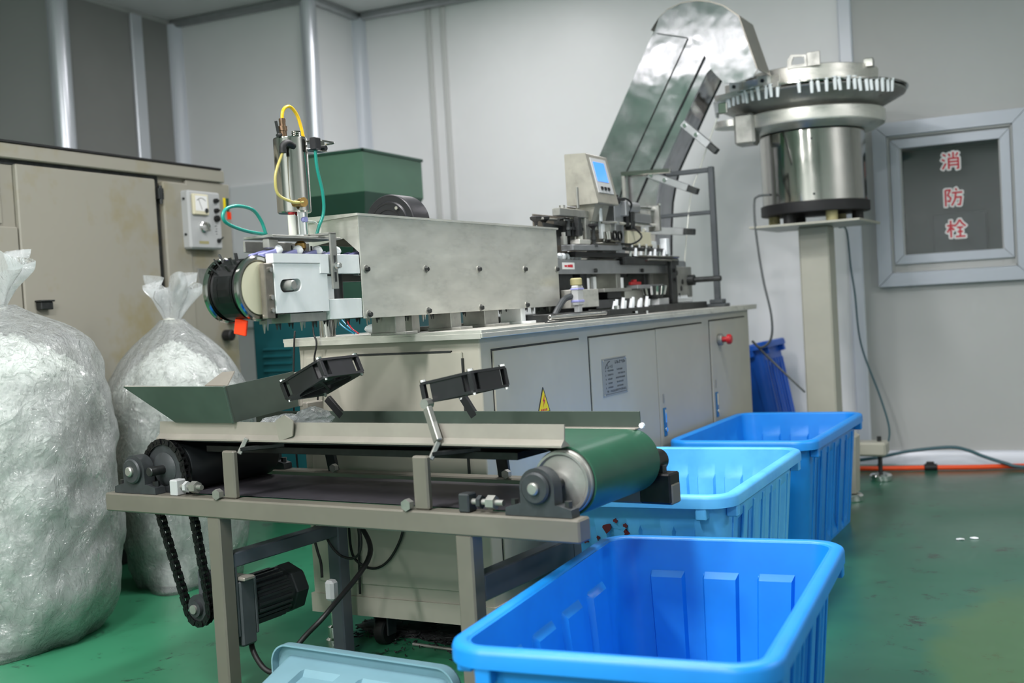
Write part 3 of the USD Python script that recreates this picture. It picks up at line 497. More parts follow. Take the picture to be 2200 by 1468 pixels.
for k in range(9): part(st, 'guide_pin', cyl((0.46, 1.56+k*0.055, 1.17), (0.465, 1.56+k*0.055, 1.19+0.012*(k % 2)), 0.008, 8, r2=0.005), 'white_plastic' if k % 3 else 'chrome')
part(st, 'bolt_head', [cyl((0.44, 0.985, 1.205), (0.44, 0.985, 1.235), 0.013, 10), cyl((0.44, 0.985, 1.235), (0.44, 0.985, 1.25), 0.008, 6)], 'steel_dull')
part(st, 'bolt_head', [bx(0.41, 0.45, 1.10, 1.2, 1.21, 1.228), cyl((0.43, 1.15, 1.228), (0.43, 1.15, 1.246), 0.011, 8)], 'steel_brushed')
B('cross_beam', 'steel_dull', (0.40, 0.43, 0.985, 1.38, 1.312, 1.34)); B('cross_beam', 'aluminium', (0.36, 0.39, 1.3, 1.72, 1.304, 1.318))
part(st, 'bolt_head', cyl((0.415, 1.04, 1.34), (0.415, 1.04, 1.352), 0.012, 8), 'steel_dull')
B('bracket_block', 'steel_brushed', (0.36, 0.42, 1.13, 1.2, 1.215, 1.31)); B('bracket_block', 'dark_steel', (0.36, 0.41, 1.075, 1.115, 1.24, 1.31)); B('bracket_block', 'steel_dull', (0.4, 0.43, 1.205, 1.25, 1.19, 1.312))
B('upright', 'steel_brushed', (0.36, 0.42, 1.28, 1.36, 1.27, 1.38)); B('upright', 'white_metal', (0.425, 0.44, 1.335, 1.365, 1.22, 1.365)); B('upright', 'steel_dull', (0.38, 0.41, 1.245, 1.265, 1.30, 1.40)); B('upright', 'aluminium', (0.38, 0.44, 1.47, 1.56, 1.16, 1.39)); B('upright', 'steel_brushed', (0.30, 0.36, 1.36, 1.46, 1.16, 1.36))
for y, z in ((0.84, 1.288), (0.905, 1.29)):
    kn = part(st, 'wing_knob', [lathe([(0, 0), (0.006, 0), (0.008, 0.012), (0.022, 0.022), (0.024, 0.03), (0.016, 0.034), (0, 0.034)], 6, (0.38, y+0.05, z-0.012))], 'rubber_black')
    part(kn, 'stem', cyl((0.38, y+0.05, 1.21), (0.38, y+0.05, z-0.01), 0.004, 10), 'chrome')
kn = part(st, 'wing_knob', lathe([(0, 0), (0.006, 0), (0.01, 0.012), (0.02, 0.018), (0.02, 0.026), (0, 0.028)], 6, (0.452, 1.225, 1.262)), 'rubber_black')
part(kn, 'stem', [cyl((0.452, 1.225, 1.19), (0.452, 1.225, 1.264), 0.007, 10), cyl((0.452, 1.225, 1.20), (0.452, 1.225, 1.212), 0.015, 10), cyl((0.452, 1.225, 1.228), (0.452, 1.225, 1.238), 0.012, 10)], 'dark_steel')
B('front_bar', 'steel_polished', (0.41, 0.43, 1.02, 1.10, 1.293, 1.301)); B('front_bar', 'steel_dull', (0.37, 0.39, 0.93, 1.05, 1.298, 1.306))
part(st, 'rod', [cyl((0.44, 1.70, 1.372), (0.44, 1.90, 1.376), 0.009, 14)], 'chrome'); part(st, 'rod', cyl((0.44, 1.50, 1.302), (0.44, 1.90, 1.306), 0.008, 14), 'chrome'); part(st, 'rod', cyl((0.44, 1.33, 1.298), (0.44, 1.48, 1.304), 0.006, 12), 'chrome')
part(st, 'cylinder_body', [cyl((0.44, 1.54, 1.368), (0.44, 1.70, 1.372), 0.022, 20), bx(0.415, 0.465, 1.53, 1.56, 1.33, 1.39)], 'aluminium')
part(st, 'cylinder_body', [bx(0.40, 0.45, 1.64, 1.85, 1.312, 1.35)], 'aluminium')
B('end_plate', 'steel_dull', (0.415, 0.465, 1.90, 1.925, 1.28, 1.39)); part(st, 'end_nut', [cyl((0.44, 1.925, 1.376), (0.44, 1.945, 1.376), 0.014, 6), cyl((0.466, 1.912, 1.39), (0.466, 1.912, 1.398), 0.009, 8)], 'chrome')
B('valve_group', 'rubber_black', (0.41, 0.45, 1.57, 1.60, 1.29, 1.35)); B('valve_group', 'rubber_black', (0.40, 0.44, 1.35, 1.52, 1.392, 1.416), (0.38, 0.42, 1.52, 1.64, 1.385, 1.41))
part(st, 'valve_group', [cyl((0.452, 1.36+0.05*k, 1.232), (0.452, 1.36+0.05*k, 1.262), 0.016, 12) for k in range(3)]+[bx(0.42, 0.45, 1.33, 1.50, 1.222, 1.236)], 'steel_polished')
parts(st, 'clamp_ring', [lathe([(0.014, 0), (0.02, 0), (0.02, 0.008), (0.014, 0.008), (0.014, 0)], 16, (0.47, 1.38+0.05*k, 1.246), (1, 0, 0)) for k in range(2)], 'oily_black')
B('station_block', 'cream_plastic', (0.38, 0.44, 1.60, 1.86, 1.215, 1.275)); B('station_block', 'steel_brushed', (0.36, 0.42, 1.37, 1.5, 1.265, 1.30)); B('station_block', 'white_metal', (0.40, 0.43, 1.88, 1.95, 1.18, 1.24))
for k in range(5): part(st, 'bolt_head', cyl((0.45, 1.60+0.08*k, 1.206), (0.45, 1.60+0.08*k, 1.222), 0.009, 6), 'chrome')
B('upright_bar', 'dark_steel', (0.46, 0.478, 1.985, 2.05, 0.966, 1.15)); B('upright_bar_cap', 'steel_polished', (0.44, 0.485, 1.7, 2.07, 1.150, 1.158))
B('back_plate', 'steel_edge', (0.30, 0.306, 1.02, 1.30, 1.18, 1.33)); B('back_plate', 'steel_warm', (0.31, 0.316, 1.30, 1.62, 1.18, 1.37)); B('spacer', 'dark_steel', (0.42, 0.45, 1.62, 1.66, 1.28, 1.36)); B('spacer', 'dark_steel', (0.43, 0.45, 1.10, 1.13, 1.24, 1.31)); B('spacer', 'steel_dull', (0.40, 0.44, 1.48, 1.54, 1.20, 1.30))
B('hood', 'rubber_black', (0.37, 0.46, 1.30, 1.50, 1.376, 1.404), b=0.008); B('slim_plate', 'white_metal', (0.45, 0.456, 1.29, 1.31, 1.30, 1.39)); B('slim_plate', 'steel_dull', (0.445, 0.451, 1.10, 1.115, 1.34, 1.42)); B('corner_block', 'white_plastic', (0.44, 0.47, 1.96, 2.0, 1.18, 1.25)); B('rear_plate', 'steel_edge', (0.34, 0.35, 1.62, 1.98, 1.21, 1.38))
part(st, 'air_line', tube([(0.45, 1.60, 1.35), (0.47, 1.58, 1.38), (0.46, 1.54, 1.40), (0.44, 1.50, 1.395)], 0.004, 6), 'black_cable', smooth=True); part(st, 'air_line', tube([(0.45, 1.64, 1.29), (0.475, 1.66, 1.25), (0.46, 1.60, 1.22), (0.44, 1.52, 1.22)], 0.004, 6), 'black_cable', smooth=True)
for k in range(4): part(st, 'spindle', [cyl((0.425, 1.06+0.035*k, 1.24), (0.425, 1.06+0.035*k, 1.30-0.01*(k % 2)), 0.009, 10), cyl((0.425, 1.06+0.035*k, 1.262), (0.425, 1.06+0.035*k, 1.272), 0.014, 8)], ('dark_steel', 'oily_black')[k % 2])
for k in range(6): part(st, 'cam_roller', cyl((0.44, 1.50+0.09*k, 1.146), (0.452, 1.50+0.09*k, 1.146), 0.012, 14), ('oily_black', 'chrome')[k % 2])
for z in (1.11, 1.07): part(st, 'bolt_head', cyl((0.478, 2.015, z), (0.486, 2.015, z), 0.008, 6), 'oily_black')
gb = part(st, 'gear_block', [bx(0.30, 0.46, 2.06, 2.30, 0.99, 1.128, 0.003)], 'steel_dull')
parts(gb, 'bolt_hole', [cyl((0.46, y, z), (0.4615, y, z), 0.012, 12) for y, z in ((2.10, 1.10), (2.15, 1.03), (2.12, 0.998), (2.17, 1.06))], 'oily_black')
part(gb, 'shaft', [cyl((0.44, 2.25, 1.066), (0.49, 2.25, 1.066), 0.024, 20), cyl((0.49, 2.25, 1.066), (0.615, 2.25, 1.066), 0.0125, 18, bevel=0.002)], 'dark_steel')
B('sensor_box', 'rubber_black', (0.40, 0.44, 2.18, 2.27, 1.128, 1.155)); B('drip_tray', 'white_metal', (0.36, 0.46, 2.06, 2.3, 0.967, 0.985))
parts(st, 'tray_tooth', [cyl((0.462, 2.07+0.02*k, 0.985), (0.462, 2.07+0.02*k, 1.0), 0.005, 6, r2=0.001) for k in range(8)], 'white_plastic')
ft = part(st, 'turret', [lathe([(0, 0), (0.035, 0), (0.05, 0.03), (0.05, 0.055), (0, 0.055)], 26, (0.46, 1.80, 0.992))], 'dark_steel')
parts(ft, 'turret_jaw', [bar((0.46+0.046*math.cos(a), 1.80+0.046*math.sin(a), 1.008), (0.46+0.054*math.cos(a), 1.80+0.054*math.sin(a), 1.045), 0.007, 0.01, 0.001, (math.sin(a), -math.cos(a), 0.1)) for a in np.linspace(0, 2*math.pi, 15)[:-1]], 'chrome')
B('turret_base', 'panel_grey', (0.44, 0.49, 1.78, 1.90, 0.962, 0.992))
for k in range(10):
    part(st, 'standing_cap', cyl((0.50-0.01*(k % 2), 1.27+k*0.042, 0.962), (0.505-0.01*(k % 2), 1.272+k*0.042, 0.992+0.006*(k % 3)), 0.009, 10, r2=0.006), 'white_plastic')
sv = part(st, 'solenoid_valve', [bx(0.49, 0.515, 0.915, 0.965, 0.985, 1.055, 0.003), bx(0.493, 0.512, 0.925, 0.955, 0.952, 0.985, 0.002)], 'panel_grey')
part(sv, 'coil_cap', cyl((0.50, 0.94, 1.055), (0.50, 0.94, 1.082), 0.021, 18, bevel=0.004), 'tan_rubber'); part(sv, 'elbow', tube([(0.49, 0.93, 1.02), (0.48, 0.88, 1.01), (0.478, 0.83, 0.98), (0.476, 0.80, 0.955)], 0.011, 10, 6), 'cast_iron')
part(sv, 'band', [bx(0.488, 0.517, 0.913, 0.967, 0.996, 1.004, 0.001), bx(0.488, 0.517, 0.913, 0.967, 1.04, 1.046, 0.001)], 'lavender_plastic')
part(st, 'slide_rod', cyl((0.555, 0.60, 0.952), (0.555, 1.06, 0.952), 0.0075, 16, bevel=0.002), 'chrome'); B('slide_block', 'dark_steel', (0.53, 0.56, 1.08, 1.26, 0.936, 0.962)); B('slide_strip', 'steel_polished', (0.57, 0.578, 0.55, 1.3, 0.936, 0.942)); B('slide_strip', 'dark_steel', (0.585, 0.60, 0.5, 1.35, 0.936, 0.94))
parts(st, 'slide_nut', [cyl((0.54, 1.2, 0.962), (0.54, 1.2, 0.975), 0.011, 6), cyl((0.56, 1.33, 0.936), (0.56, 1.33, 0.95), 0.012, 6), cyl((0.57, 1.42, 0.936), (0.57, 1.42, 0.948), 0.009, 6)], 'chrome')

# ------------------------------------------------------------------ control box with the blue screen
cb = thing('operator_display', 'small steel operator display with a glowing blue screen on the assembly station', 'control unit', F, (0.43, 1.3, 1.34))
prof = [(0.36, 1.362), (0.49, 1.362), (0.447, 1.553), (0.36, 1.557)]
part(cb, 'housing', prism(Polygon(prof).buffer(-0.004).buffer(0.004), 1.2, 1.40, 'y'), 'steel_warm')
part(cb, 'neck', prism([(0.38, 1.30), (0.44, 1.30), (0.46, 1.362), (0.38, 1.362)], 1.24, 1.37, 'y'), 'steel_warm')
def onface(y0, y1, t0, t1, d0, d1):       # a slab on the slanted face: t from bottom (0) to top (1)
    a, b = np.array([0.49, 1.362]), np.array([0.447, 1.553]); n = np.array([b[1]-a[1], -(b[0]-a[0])]); n /= np.linalg.norm(n)
    q = [a+(b-a)*t0+n*d0, a+(b-a)*t0+n*d1, a+(b-a)*t1+n*d1, a+(b-a)*t1+n*d0]
    return prism([tuple(x) for x in q], y0, y1, 'y')
part(cb, 'bezel', onface(1.228, 1.372, 0.22, 0.92, 0, 0.003), 'panel_grey')
part(cb, 'screen', onface(1.243, 1.345, 0.45, 0.84, 0.003, 0.0045), 'screen_glow', smooth=False, label='glowing blue display')
for k in range(3): part(cb, 'button', onface(1.255+0.032*k, 1.273+0.032*k, 0.28, 0.34, 0.003, 0.007), 'rubber_black')

# ------------------------------------------------------------------ polished chute feeding the station from the bowl
cz = thing('delivery_chute', 'tall curved polished sheet metal chute rising behind the assembly station', 'chute', F, (0.25, 2.43, 0.936))
def pr(pts, y0, y1): return prism(Polygon(pts).buffer(0), y0, y1, 'y')
arcp = [(0.322, 2.243), (0.36, 2.29), (0.407, 2.322), (0.475, 2.34), (0.543, 2.338), (0.61, 2.322), (0.673, 2.292), (0.739, 2.235)]
curve = [(0.60, 2.03), (0.568, 2.007), (0.50, 1.895), (0.447, 1.80), (0.387, 1.695), (0.335, 1.602), (0.31, 1.52), (0.294, 1.454), (0.28, 1.33), (0.272, 1.197)]
part(cz, 'shell', pr([(0.107, 0.94), (0.107, 1.25), (0.0, 1.30), (0.0, 1.675)]+arcp[:4]+curve+[(0.272, 0.94)], 2.356, 2.565), 'steel_mirror')
part(cz, 'left_panel', pr([(0.003, 1.32), (0.003, 1.675), (0.326, 2.243), (0.488, 2.176), (0.151, 1.603), (0.10, 1.45), (0.10, 1.28)], 2.345, 2.355), 'steel_mirror')
part(cz, 'middle_panel', pr([(0.106, 1.27), (0.106, 1.45), (0.156, 1.60), (0.493, 2.174), (0.566, 2.091), (0.266, 1.59), (0.186, 1.443), (0.17, 1.2), (0.17, 0.95), (0.106, 0.95)], 2.338, 2.355), 'steel_mirror')
part(cz, 'narrow_panel', pr([(0.176, 0.95), (0.176, 1.2), (0.192, 1.443), (0.272, 1.59), (0.572, 2.088)]+[(a-0.002, b) for a, b in curve]+[(0.245, 0.95)], 2.345, 2.355), 'steel_mirror')
part(cz, 'panel_seam', [tube([(a, 2.337, b) for a, b in q], 0.0035, 5, 0) for q in ([(0.10, 1.28), (0.10, 1.45), (0.153, 1.602), (0.490, 2.175)], [(0.173, 1.2), (0.189, 1.443), (0.269, 1.59), (0.569, 2.09)])][0], 'rubber_black', smooth=True); part(cz, 'panel_seam', tube([(a, 2.337, b) for a, b in [(0.173, 1.2), (0.189, 1.443), (0.269, 1.59), (0.569, 2.09)]], 0.0035, 5, 0), 'rubber_black', smooth=True)
part(cz, 'track_edge', pr(curve+[(a+0.004, b-0.002) for a, b in curve[::-1]], 2.56, 2.568), 'dark_steel')
head = [(0.335, 2.225)]+arcp[1:]+[(0.811, 1.987), (0.784, 1.955), (0.72, 1.94), (0.655, 1.945), (0.60, 2.01), (0.566, 2.095), (0.49, 2.178)]
part(cz, 'head_plate', pr(head, 2.32, 2.335), 'steel_mirror')
part(cz, 'head_band', pr(arcp+[(0.811, 1.987)]+[(0.805, 1.987)]+[(a-0.004, b-0.005) for a, b in arcp[::-1]], 2.318, 2.54), 'guard_sheet')
def arm(p0, p1, w=0.034, tip=0.05):
    p0, p1 = np.array(p0), np.array(p1); d = (p1-p0)/np.linalg.norm(p1-p0)
    a = part(cz, 'support_arm', bar((p0[0], 2.32, p0[1]), (p1[0], 2.32, p1[1]), 0.03, w, 0.002, (0, 0, 1)), 'aluminium')
    q = p1+d*tip; part(a, 'arm_tip', bar((p1[0], 2.318, p1[1]), (q[0], 2.318, q[1]), 0.034, w*0.85, 0.003, (0, 0, 1)), 'dark_steel')
    parts(a, 'bolt', [cyl((p0[0]+d[0]*s, 2.305, p0[1]+d[1]*s), (p0[0]+d[0]*s, 2.296, p0[1]+d[1]*s), 0.009, 8) for s in (0.02, 0.09)], 'chrome')
arm((0.45, 1.79), (0.57, 1.675)); arm((0.27, 1.575), (0.46, 1.49)); arm((0.15, 1.325), (0.43, 1.293))
part(cz, 'cross_arm', bar((0.14, 2.30, 1.588), (0.385, 2.30, 1.578), 0.02, 0.02), 'steel_polished'); part(cz, 'cross_arm_post', bar((0.15, 2.30, 1.42), (0.15, 2.30, 1.585), 0.015, 0.015, 0.001, (1, 0, 0)), 'steel_dull')
part(cz, 'hinge_tab', bx(0.62, 0.66, 2.32, 2.335, 1.81, 1.86), 'steel_polished'); part(cz, 'wire', tube([(0.60, 2.36, 1.80), (0.50, 2.4, 1.6), (0.44, 2.4, 1.45), (0.40, 2.36, 1.1)], 0.003, 6, 6), 'clear_tube')

sp_ = thing('support_frame', 'grey square-tube post with two side bars bracing the curved chute', 'support frame', F, (0.545, 2.4, 0.936))
part(sp_, 'post', bx(0.533, 0.559, 2.387, 2.413, 0.936, 1.587, 0.003), 'motor_grey'); part(sp_, 'base_plate', [bx(0.50, 0.592, 2.36, 2.44, 0.936, 0.952), bx(0.515, 0.577, 2.37, 2.43, 0.952, 0.972)], 'motor_grey')
part(sp_, 'side_bar', bx(0.325, 0.535, 2.39, 2.41, 1.562, 1.584), 'motor_grey'); part(sp_, 'side_bar', bx(0.285, 0.535, 2.39, 2.41, 1.368, 1.386), 'motor_grey')

# ------------------------------------------------------------------ granulator behind the machine
gr = thing('granulator', 'teal granulator cabinet carrying a square green hopper behind the machine', 'granulator', base=(-3.2, 5.05, 0))
part(gr, 'body', bx(-3.545, -2.75, 4.7, 5.5, 0.08, 1.0, 0.008), 'teal_paint'); part(gr, 'plinth', bx(-3.52, -2.78, 4.73, 5.47, 0, 0.085), 'rubber_black')
for k in range(5): part(gr, 'louvre', [prism([(4.701, 0), (4.688, 0.004), (4.701, 0.016)], -3.485, -3.315, 'x').apply_translation((0, 0, 0.84-k*0.036))], 'teal_paint')
def hop(x0, x1, y0, y1, z0, z1, u0, u1, v0, v1, t=0.006):
    O = lambda k: np.array([(x0, y0), (x1, y0), (x1, y1), (x0, y1)]) + k*np.array([(1, 1), (-1, 1), (-1, -1), (1, -1)])
    I = lambda k: np.array([(u0, v0), (u1, v0), (u1, v1), (u0, v1)]) + k*np.array([(1, 1), (-1, 1), (-1, -1), (1, -1)])
    V = np.vstack([np.c_[O(0), [z1]*4], np.c_[I(0), [z0]*4], np.c_[I(t), [z0]*4], np.c_[O(t), [z1]*4]]); Fc = []
    for a in range(4):
        for k in range(4):
            p, q = a*4+k, a*4+(k+1) % 4; r, s = ((a+1) % 4)*4+(k+1) % 4, ((a+1) % 4)*4+k; Fc += [(p, s, r), (p, r, q)]
    m = trimesh.Trimesh(V, np.array(Fc), process=False); m.fix_normals(); return m
h = part(gr, 'hopper', hop(-3.34, -2.87, 4.75, 5.34, 1.59, 1.792, -3.34, -2.87, 4.75, 5.34), 'green_paint', label='square green hopper box')
parts(h, 'rim_strip', [bx(-3.348, -2.862, 4.742, 4.756, 1.782, 1.797), bx(-3.348, -2.862, 5.334, 5.348, 1.782, 1.797), bx(-2.876, -2.862, 4.742, 5.348, 1.782, 1.797), bx(-3.348, -3.334, 4.742, 5.348, 1.782, 1.797)], 'green_paint_dark')
part(gr, 'hopper_funnel', hop(-3.34, -2.87, 4.75, 5.34, 1.25, 1.59, -3.2, -3.0, 4.93, 5.16), 'green_paint_dark'); part(gr, 'throat', bx(-3.21, -2.99, 4.92, 5.17, 0.99, 1.255), 'green_paint_dark')

# ------------------------------------------------------------------ beige cabinet on the left
XB = -3.45
be = thing('beige_machine', 'large stained beige machine cabinet with wide sliding door along the left wall', 'machine', base=(-3.9, 3.0, 0))
part(be, 'body', bx(-4.5, XB, 0.6, 4.39, 0.22, 1.70, 0.006), 'beige_paint'); part(be, 'base', bx(-4.45, XB-0.05, 0.65, 4.35, 0, 0.225), 'rubber_black')
part(be, 'top_beam', bx(-4.5, XB+0.03, 0.6, 4.395, 1.655, 1.712, 0.004), 'beige_paint'); part(be, 'top_sheet', bx(-4.52, XB+0.035, 0.58, 4.37, 1.712, 1.722, 0.002), 'rubber_black')
parts(be, 'door_gap', [bx(XB-0.002, XB+0.004, 0.7, 3.96, 1.636, 1.656, 0), bx(XB-0.002, XB+0.004, 3.925, 3.962, 0.25, 1.64, 0)], 'dark_steel')
part(be, 'door', bx(XB, XB+0.022, 3.17, 3.926, 0.25, 1.638, 0.005), 'beige_paint', label='wide door with yellowed stains')
part(be, 'door', bx(XB, XB+0.018, 2.2, 3.165, 0.25, 1.40, 0.005), 'beige_paint'); part(be, 'side_panel', bx(XB, XB+0.012, 2.2, 3.10, 1.41, 1.63, 0.004), 'beige_paint')
part(be, 'end_post', bx(XB, XB+0.03, 3.965, 4.13, 0.25, 1.632, 0.006), 'beige_paint'); part(be, 'end_post', bx(XB-0.1, XB+0.02, 4.13, 4.44, 0.25, 1.652, 0.006), 'beige_paint')
part(be, 'hinge', [bx(XB+0.01, XB+0.036, 3.93, 3.962, 1.55, 1.60), cyl((XB+0.03, 3.945, 1.53), (XB+0.03, 3.945, 1.61), 0.008, 10)], 'dark_steel')
part(be, 'latch', [bx(XB+0.02, XB+0.05, 3.22, 3.28, 1.085, 1.115), bx(XB+0.02, XB+0.055, 3.215, 3.285, 1.115, 1.122)], 'dark_steel')
part(be, 'small_plate', bx(XB+0.02, XB+0.026, 4.165, 4.275, 1.16, 1.25), 'steel_dull'); part(be, 'knob', cyl((XB+0.02, 4.37, 1.02), (XB+0.06, 4.37, 1.02), 0.03, 20, bevel=0.006), 'red_plastic', label='dark red round knob'); part(be, 'knob', cyl((XB+0.02, 4.33, 0.935), (XB+0.07, 4.33, 0.935), 0.026, 20, bevel=0.006), 'rubber_black', label='black round knob')
part(be, 'sticker', bx(XB+0.02, XB+0.0215, 4.385, 4.402, 1.52, 1.585, 0), 'sign_yellow'); part(be, 'sticker', bx(XB+0.02, XB+0.0215, 4.402, 4.425, 1.52, 1.585, 0), 'green_paint_dark'); part(be, 'sticker', bx(XB+0.02, XB+0.0215, 4.408, 4.438, 1.485, 1.52, 0), 'orange_plastic')
kx = XB+0.02
co = thing('control_box', 'pale grey gauge box with meter, knob and switches on the end of the beige machine', 'control box', base=(kx, 4.19, 1.335))
part(co, 'case', bx(kx, kx+0.05, 4.077, 4.302, 1.335, 1.598, 0.008), 'panel_grey'); KX = kx+0.05
mt = part(co, 'meter', bx(KX, KX+0.014, 4.095, 4.20, 1.488, 1.582, 0.004), 'cream_plastic'); part(mt, 'dial', bx(KX+0.014, KX+0.015, 4.107, 4.189, 1.505, 1.574, 0), 'sign_white')
part(mt, 'needle', [prism(LineString([(4.118+0.0031*i, 1.552+0.011*math.sin(i/19*math.pi)) for i in range(20)]).buffer(0.0012), KX+0.015, KX+0.0156, 'x'), prism(LineString([(4.15, 1.512), (4.13, 1.556)]).buffer(0.001), KX+0.015, KX+0.0156, 'x'), cyl((KX+0.014, 4.18, 1.508), (KX+0.018, 4.18, 1.508), 0.011, 14)], 'ink_black')
rk = part(co, 'rotary_knob', lathe([(0, 0), (0.024, 0), (0.024, 0.006), (0.019, 0.01), (0.016, 0.03), (0, 0.031)], 24, (KX, 4.166, 1.434), (1, 0, 0)), 'chrome')
part(rk, 'grip', rot(bx(KX+0.01, KX+0.036, 4.161, 4.171, 1.412, 1.456), 25, (1, 0, 0), (KX, 4.166, 1.434)), 'steel_dull')
for z, r in ((1.558, 0.011), (1.513, 0.011), (1.476, 0.015)): part(co, 'switch', [cyl((KX, 4.26, z), (KX+0.016, 4.26, z), r, 14), bx(KX+0.012, KX+0.024, 4.254, 4.266, z-0.004, z+0.004, 0.001)], 'rubber_black')
part(co, 'toggle', [cyl((KX, 4.268, 1.375), (KX+0.01, 4.268, 1.375), 0.01, 10), bar((KX+0.008, 4.268, 1.375), (KX+0.03, 4.270, 1.39), 0.006, 0.006)], 'dark_steel'); parts(co, 'marking', [bx(KX, KX+0.0006, 4.25+0.006*(k % 2), 4.265, 1.44-0.012*k, 1.443-0.012*k, 0) for k in range(4)], 'ink_black', smooth=False)
part(co, 'name_strip', [bx(KX, KX+0.0008, 4.135, 4.20, 1.358, 1.371, 0)], 'tan_rubber', smooth=False)
for z in (1.56, 1.40): part(co, 'side_screw', cyl((kx+0.026, 4.077, z), (kx+0.026, 4.072, z), 0.006, 10), 'ink_black')

# ------------------------------------------------------------------ bowl feeder on its column
CX, CY = -0.912, 5.74
bf = thing('bowl_feeder', 'vibrating bowl feeder with shiny drum on a tall beige column by the back wall', 'bowl feeder', MACH, (0.751, 2.937, 0))
fa = math.radians(-3.876); fx, fy = (CX+2.0)*math.cos(fa)+(CY-2.87)*math.sin(fa), -(CX+2.0)*math.sin(fa)+(CY-2.87)*math.cos(fa)
bf.base[:] = (fx, fy, 0); bf.prim.GetAttribute('xformOp:translate').Set(Gf.Vec3d(CX, CY, 0))
R = lambda prof, seg=64: lathe(prof, seg, (fx, fy, 0))
part(bf, 'column', bx(fx-0.072, fx+0.072, fy-0.072, fy+0.072, 0.19, 1.298, 0.008), 'column_paint')
part(bf, 'base_frame', [bx(fx-0.1, fx+0.1, fy-0.1, fy+0.1, 0.12, 0.2), bx(fx-0.05, fx+0.24, fy+0.22, fy+0.34, 0.13, 0.2, 0.01), bx(fx-0.05, fx+0.2, fy-0.34, fy-0.22, 0.13, 0.2, 0.01), bx(fx-0.06, fx+0.06, fy-0.34, fy+0.34, 0.13, 0.2, 0.01)], 'column_paint')
for sx, sy in ((0.20, 0.285), (0.17, -0.30), (-0.03, 0.285), (-0.03, -0.30)):
    f = part(bf, 'levelling_foot', lathe([(0, 0), (0.052, 0), (0.055, 0.004), (0.055, 0.026), (0.048, 0.034), (0.02, 0.036), (0, 0.036)], 28, (fx+sx, fy+sy, 0)), 'chrome'); part(f, 'spindle', cyl((fx+sx, fy+sy, 0.034), (fx+sx, fy+sy, 0.225), 0.011, 12), 'dark_steel')
part(bf, 'leg_casing', prism([(fx+0.12, 0.04), (fx+0.2, 0.04), (fx+0.21, 0.3), (fx+0.15, 0.34)], fy-0.34, fy-0.24, 'y'), 'column_paint')
part(bf, 'top_plate', bx(fx-0.26, fx+0.26, fy-0.26, fy+0.26, 1.298, 1.31, 0.002), 'column_paint')
for k in range(6):
    a = math.radians(60*k-115); part(bf, 'rubber_mount', cyl((fx+0.2*math.cos(a), fy+0.2*math.sin(a), 1.31), (fx+0.2*math.cos(a), fy+0.2*math.sin(a), 1.362), 0.028, 16), 'tan_rubber' if k % 2 else 'rubber_black')
part(bf, 'base_ring', R([(0, 1.36), (0.258, 1.36), (0.26, 1.363), (0.26, 1.408), (0.25, 1.412), (0, 1.412)]), 'rubber_black')
part(bf, 'drum', R([(0, 1.41), (0.25, 1.41), (0.25, 1.745), (0.22, 1.752), (0, 1.752)], 96), 'steel_polished')
part(bf, 'collar', R([(0.24, 1.752), (0.30, 1.752), (0.345, 1.775), (0.35, 1.785), (0.35, 1.835), (0.345, 1.84), (0.24, 1.84)], 72), 'steel_brushed')
part(bf, 'cone', R([(0.30, 1.838), (0.31, 1.842), (0.445, 1.91), (0.45, 1.918), (0.445, 1.924), (0.40, 1.928), (0.33, 1.93), (0.30, 1.92)], 80), 'steel_dull')
part(bf, 'track', R([(0.33, 1.928), (0.455, 1.928), (0.46, 1.932), (0.46, 1.938), (0.33, 1.94)], 80), 'steel_polished')
part(bf, 'bowl_wall', R([(0.318, 1.93), (0.325, 1.93), (0.325, 2.03), (0.318, 2.034), (0.31, 2.03), (0.31, 1.935), (0.0, 1.93), (0.0, 1.925), (0.31, 1.925)], 80), 'steel_brushed')
part(bf, 'lifting_loop', [prism(Polygon([(0.02, 2.02), (0.02, 2.075), (-0.05, 2.085), (-0.07, 2.06), (-0.07, 2.02)]).difference(Polygon([(0.01, 2.035), (0.01, 2.066), (-0.04, 2.072), (-0.05, 2.05), (-0.05, 2.035)])), fy-0.33, fy-0.322, 'y').apply_translation((fx+0.05, 0, 0)), bx(fx+0.07, fx+0.13, fy-0.325, fy-0.317, 2.02, 2.085)], 'steel_dull')
part(bf, 'rim_clip', [bx(fx+0.285, fx+0.33, fy-0.13, fy-0.09, 2.015, 2.055)], 'steel_polished'); part(bf, 'rim_clip', [bx(fx-0.23, fx-0.17, fy-0.30, fy-0.26, 1.96, 2.02)], 'steel_polished')
for x, y in ((-0.265, -0.335), (-0.115, -0.385)): part(bf, 'outlet_block', bar((fx+x-0.026, fy+y+0.008, 1.968), (fx+x+0.026, fy+y-0.008, 1.968), 0.04, 0.052), 'white_metal'); part(bf, 'outlet_screw', cyl((fx+x-0.004, fy+y-0.018, 1.97), (fx+x-0.006, fy+y-0.026, 1.97), 0.009, 10), 'dark_steel')
part(bf, 'outlet_track', [bar((fx-0.36, fy-0.31, 1.930), (fx-0.02, fy-0.43, 1.936), 0.075, 0.024), bar((fx-0.33, fy-0.30, 1.965), (fx-0.04, fy-0.395, 1.968), 0.008, 0.05)], 'steel_brushed')
part(bf, 'outlet_box', [bx(fx-0.30, fx-0.2, fy-0.30, fy-0.2, 1.70, 1.85, 0.012)], 'steel_dull'); part(bf, 'outlet_tray', prism(Point(fx-0.33, fy-0.20).buffer(0.09), 1.80, 1.83, 'z'), 'steel_brushed')
parts(bf, 'drum_screw', [cyl((fx+0.25*math.cos(a), fy+0.25*math.sin(a), z), (fx+0.254*math.cos(a), fy+0.254*math.sin(a), z), 0.006, 8) for a, z in ((-1.35, 1.70), (-1.35, 1.44), (-2.3, 1.46))], 'dark_steel')
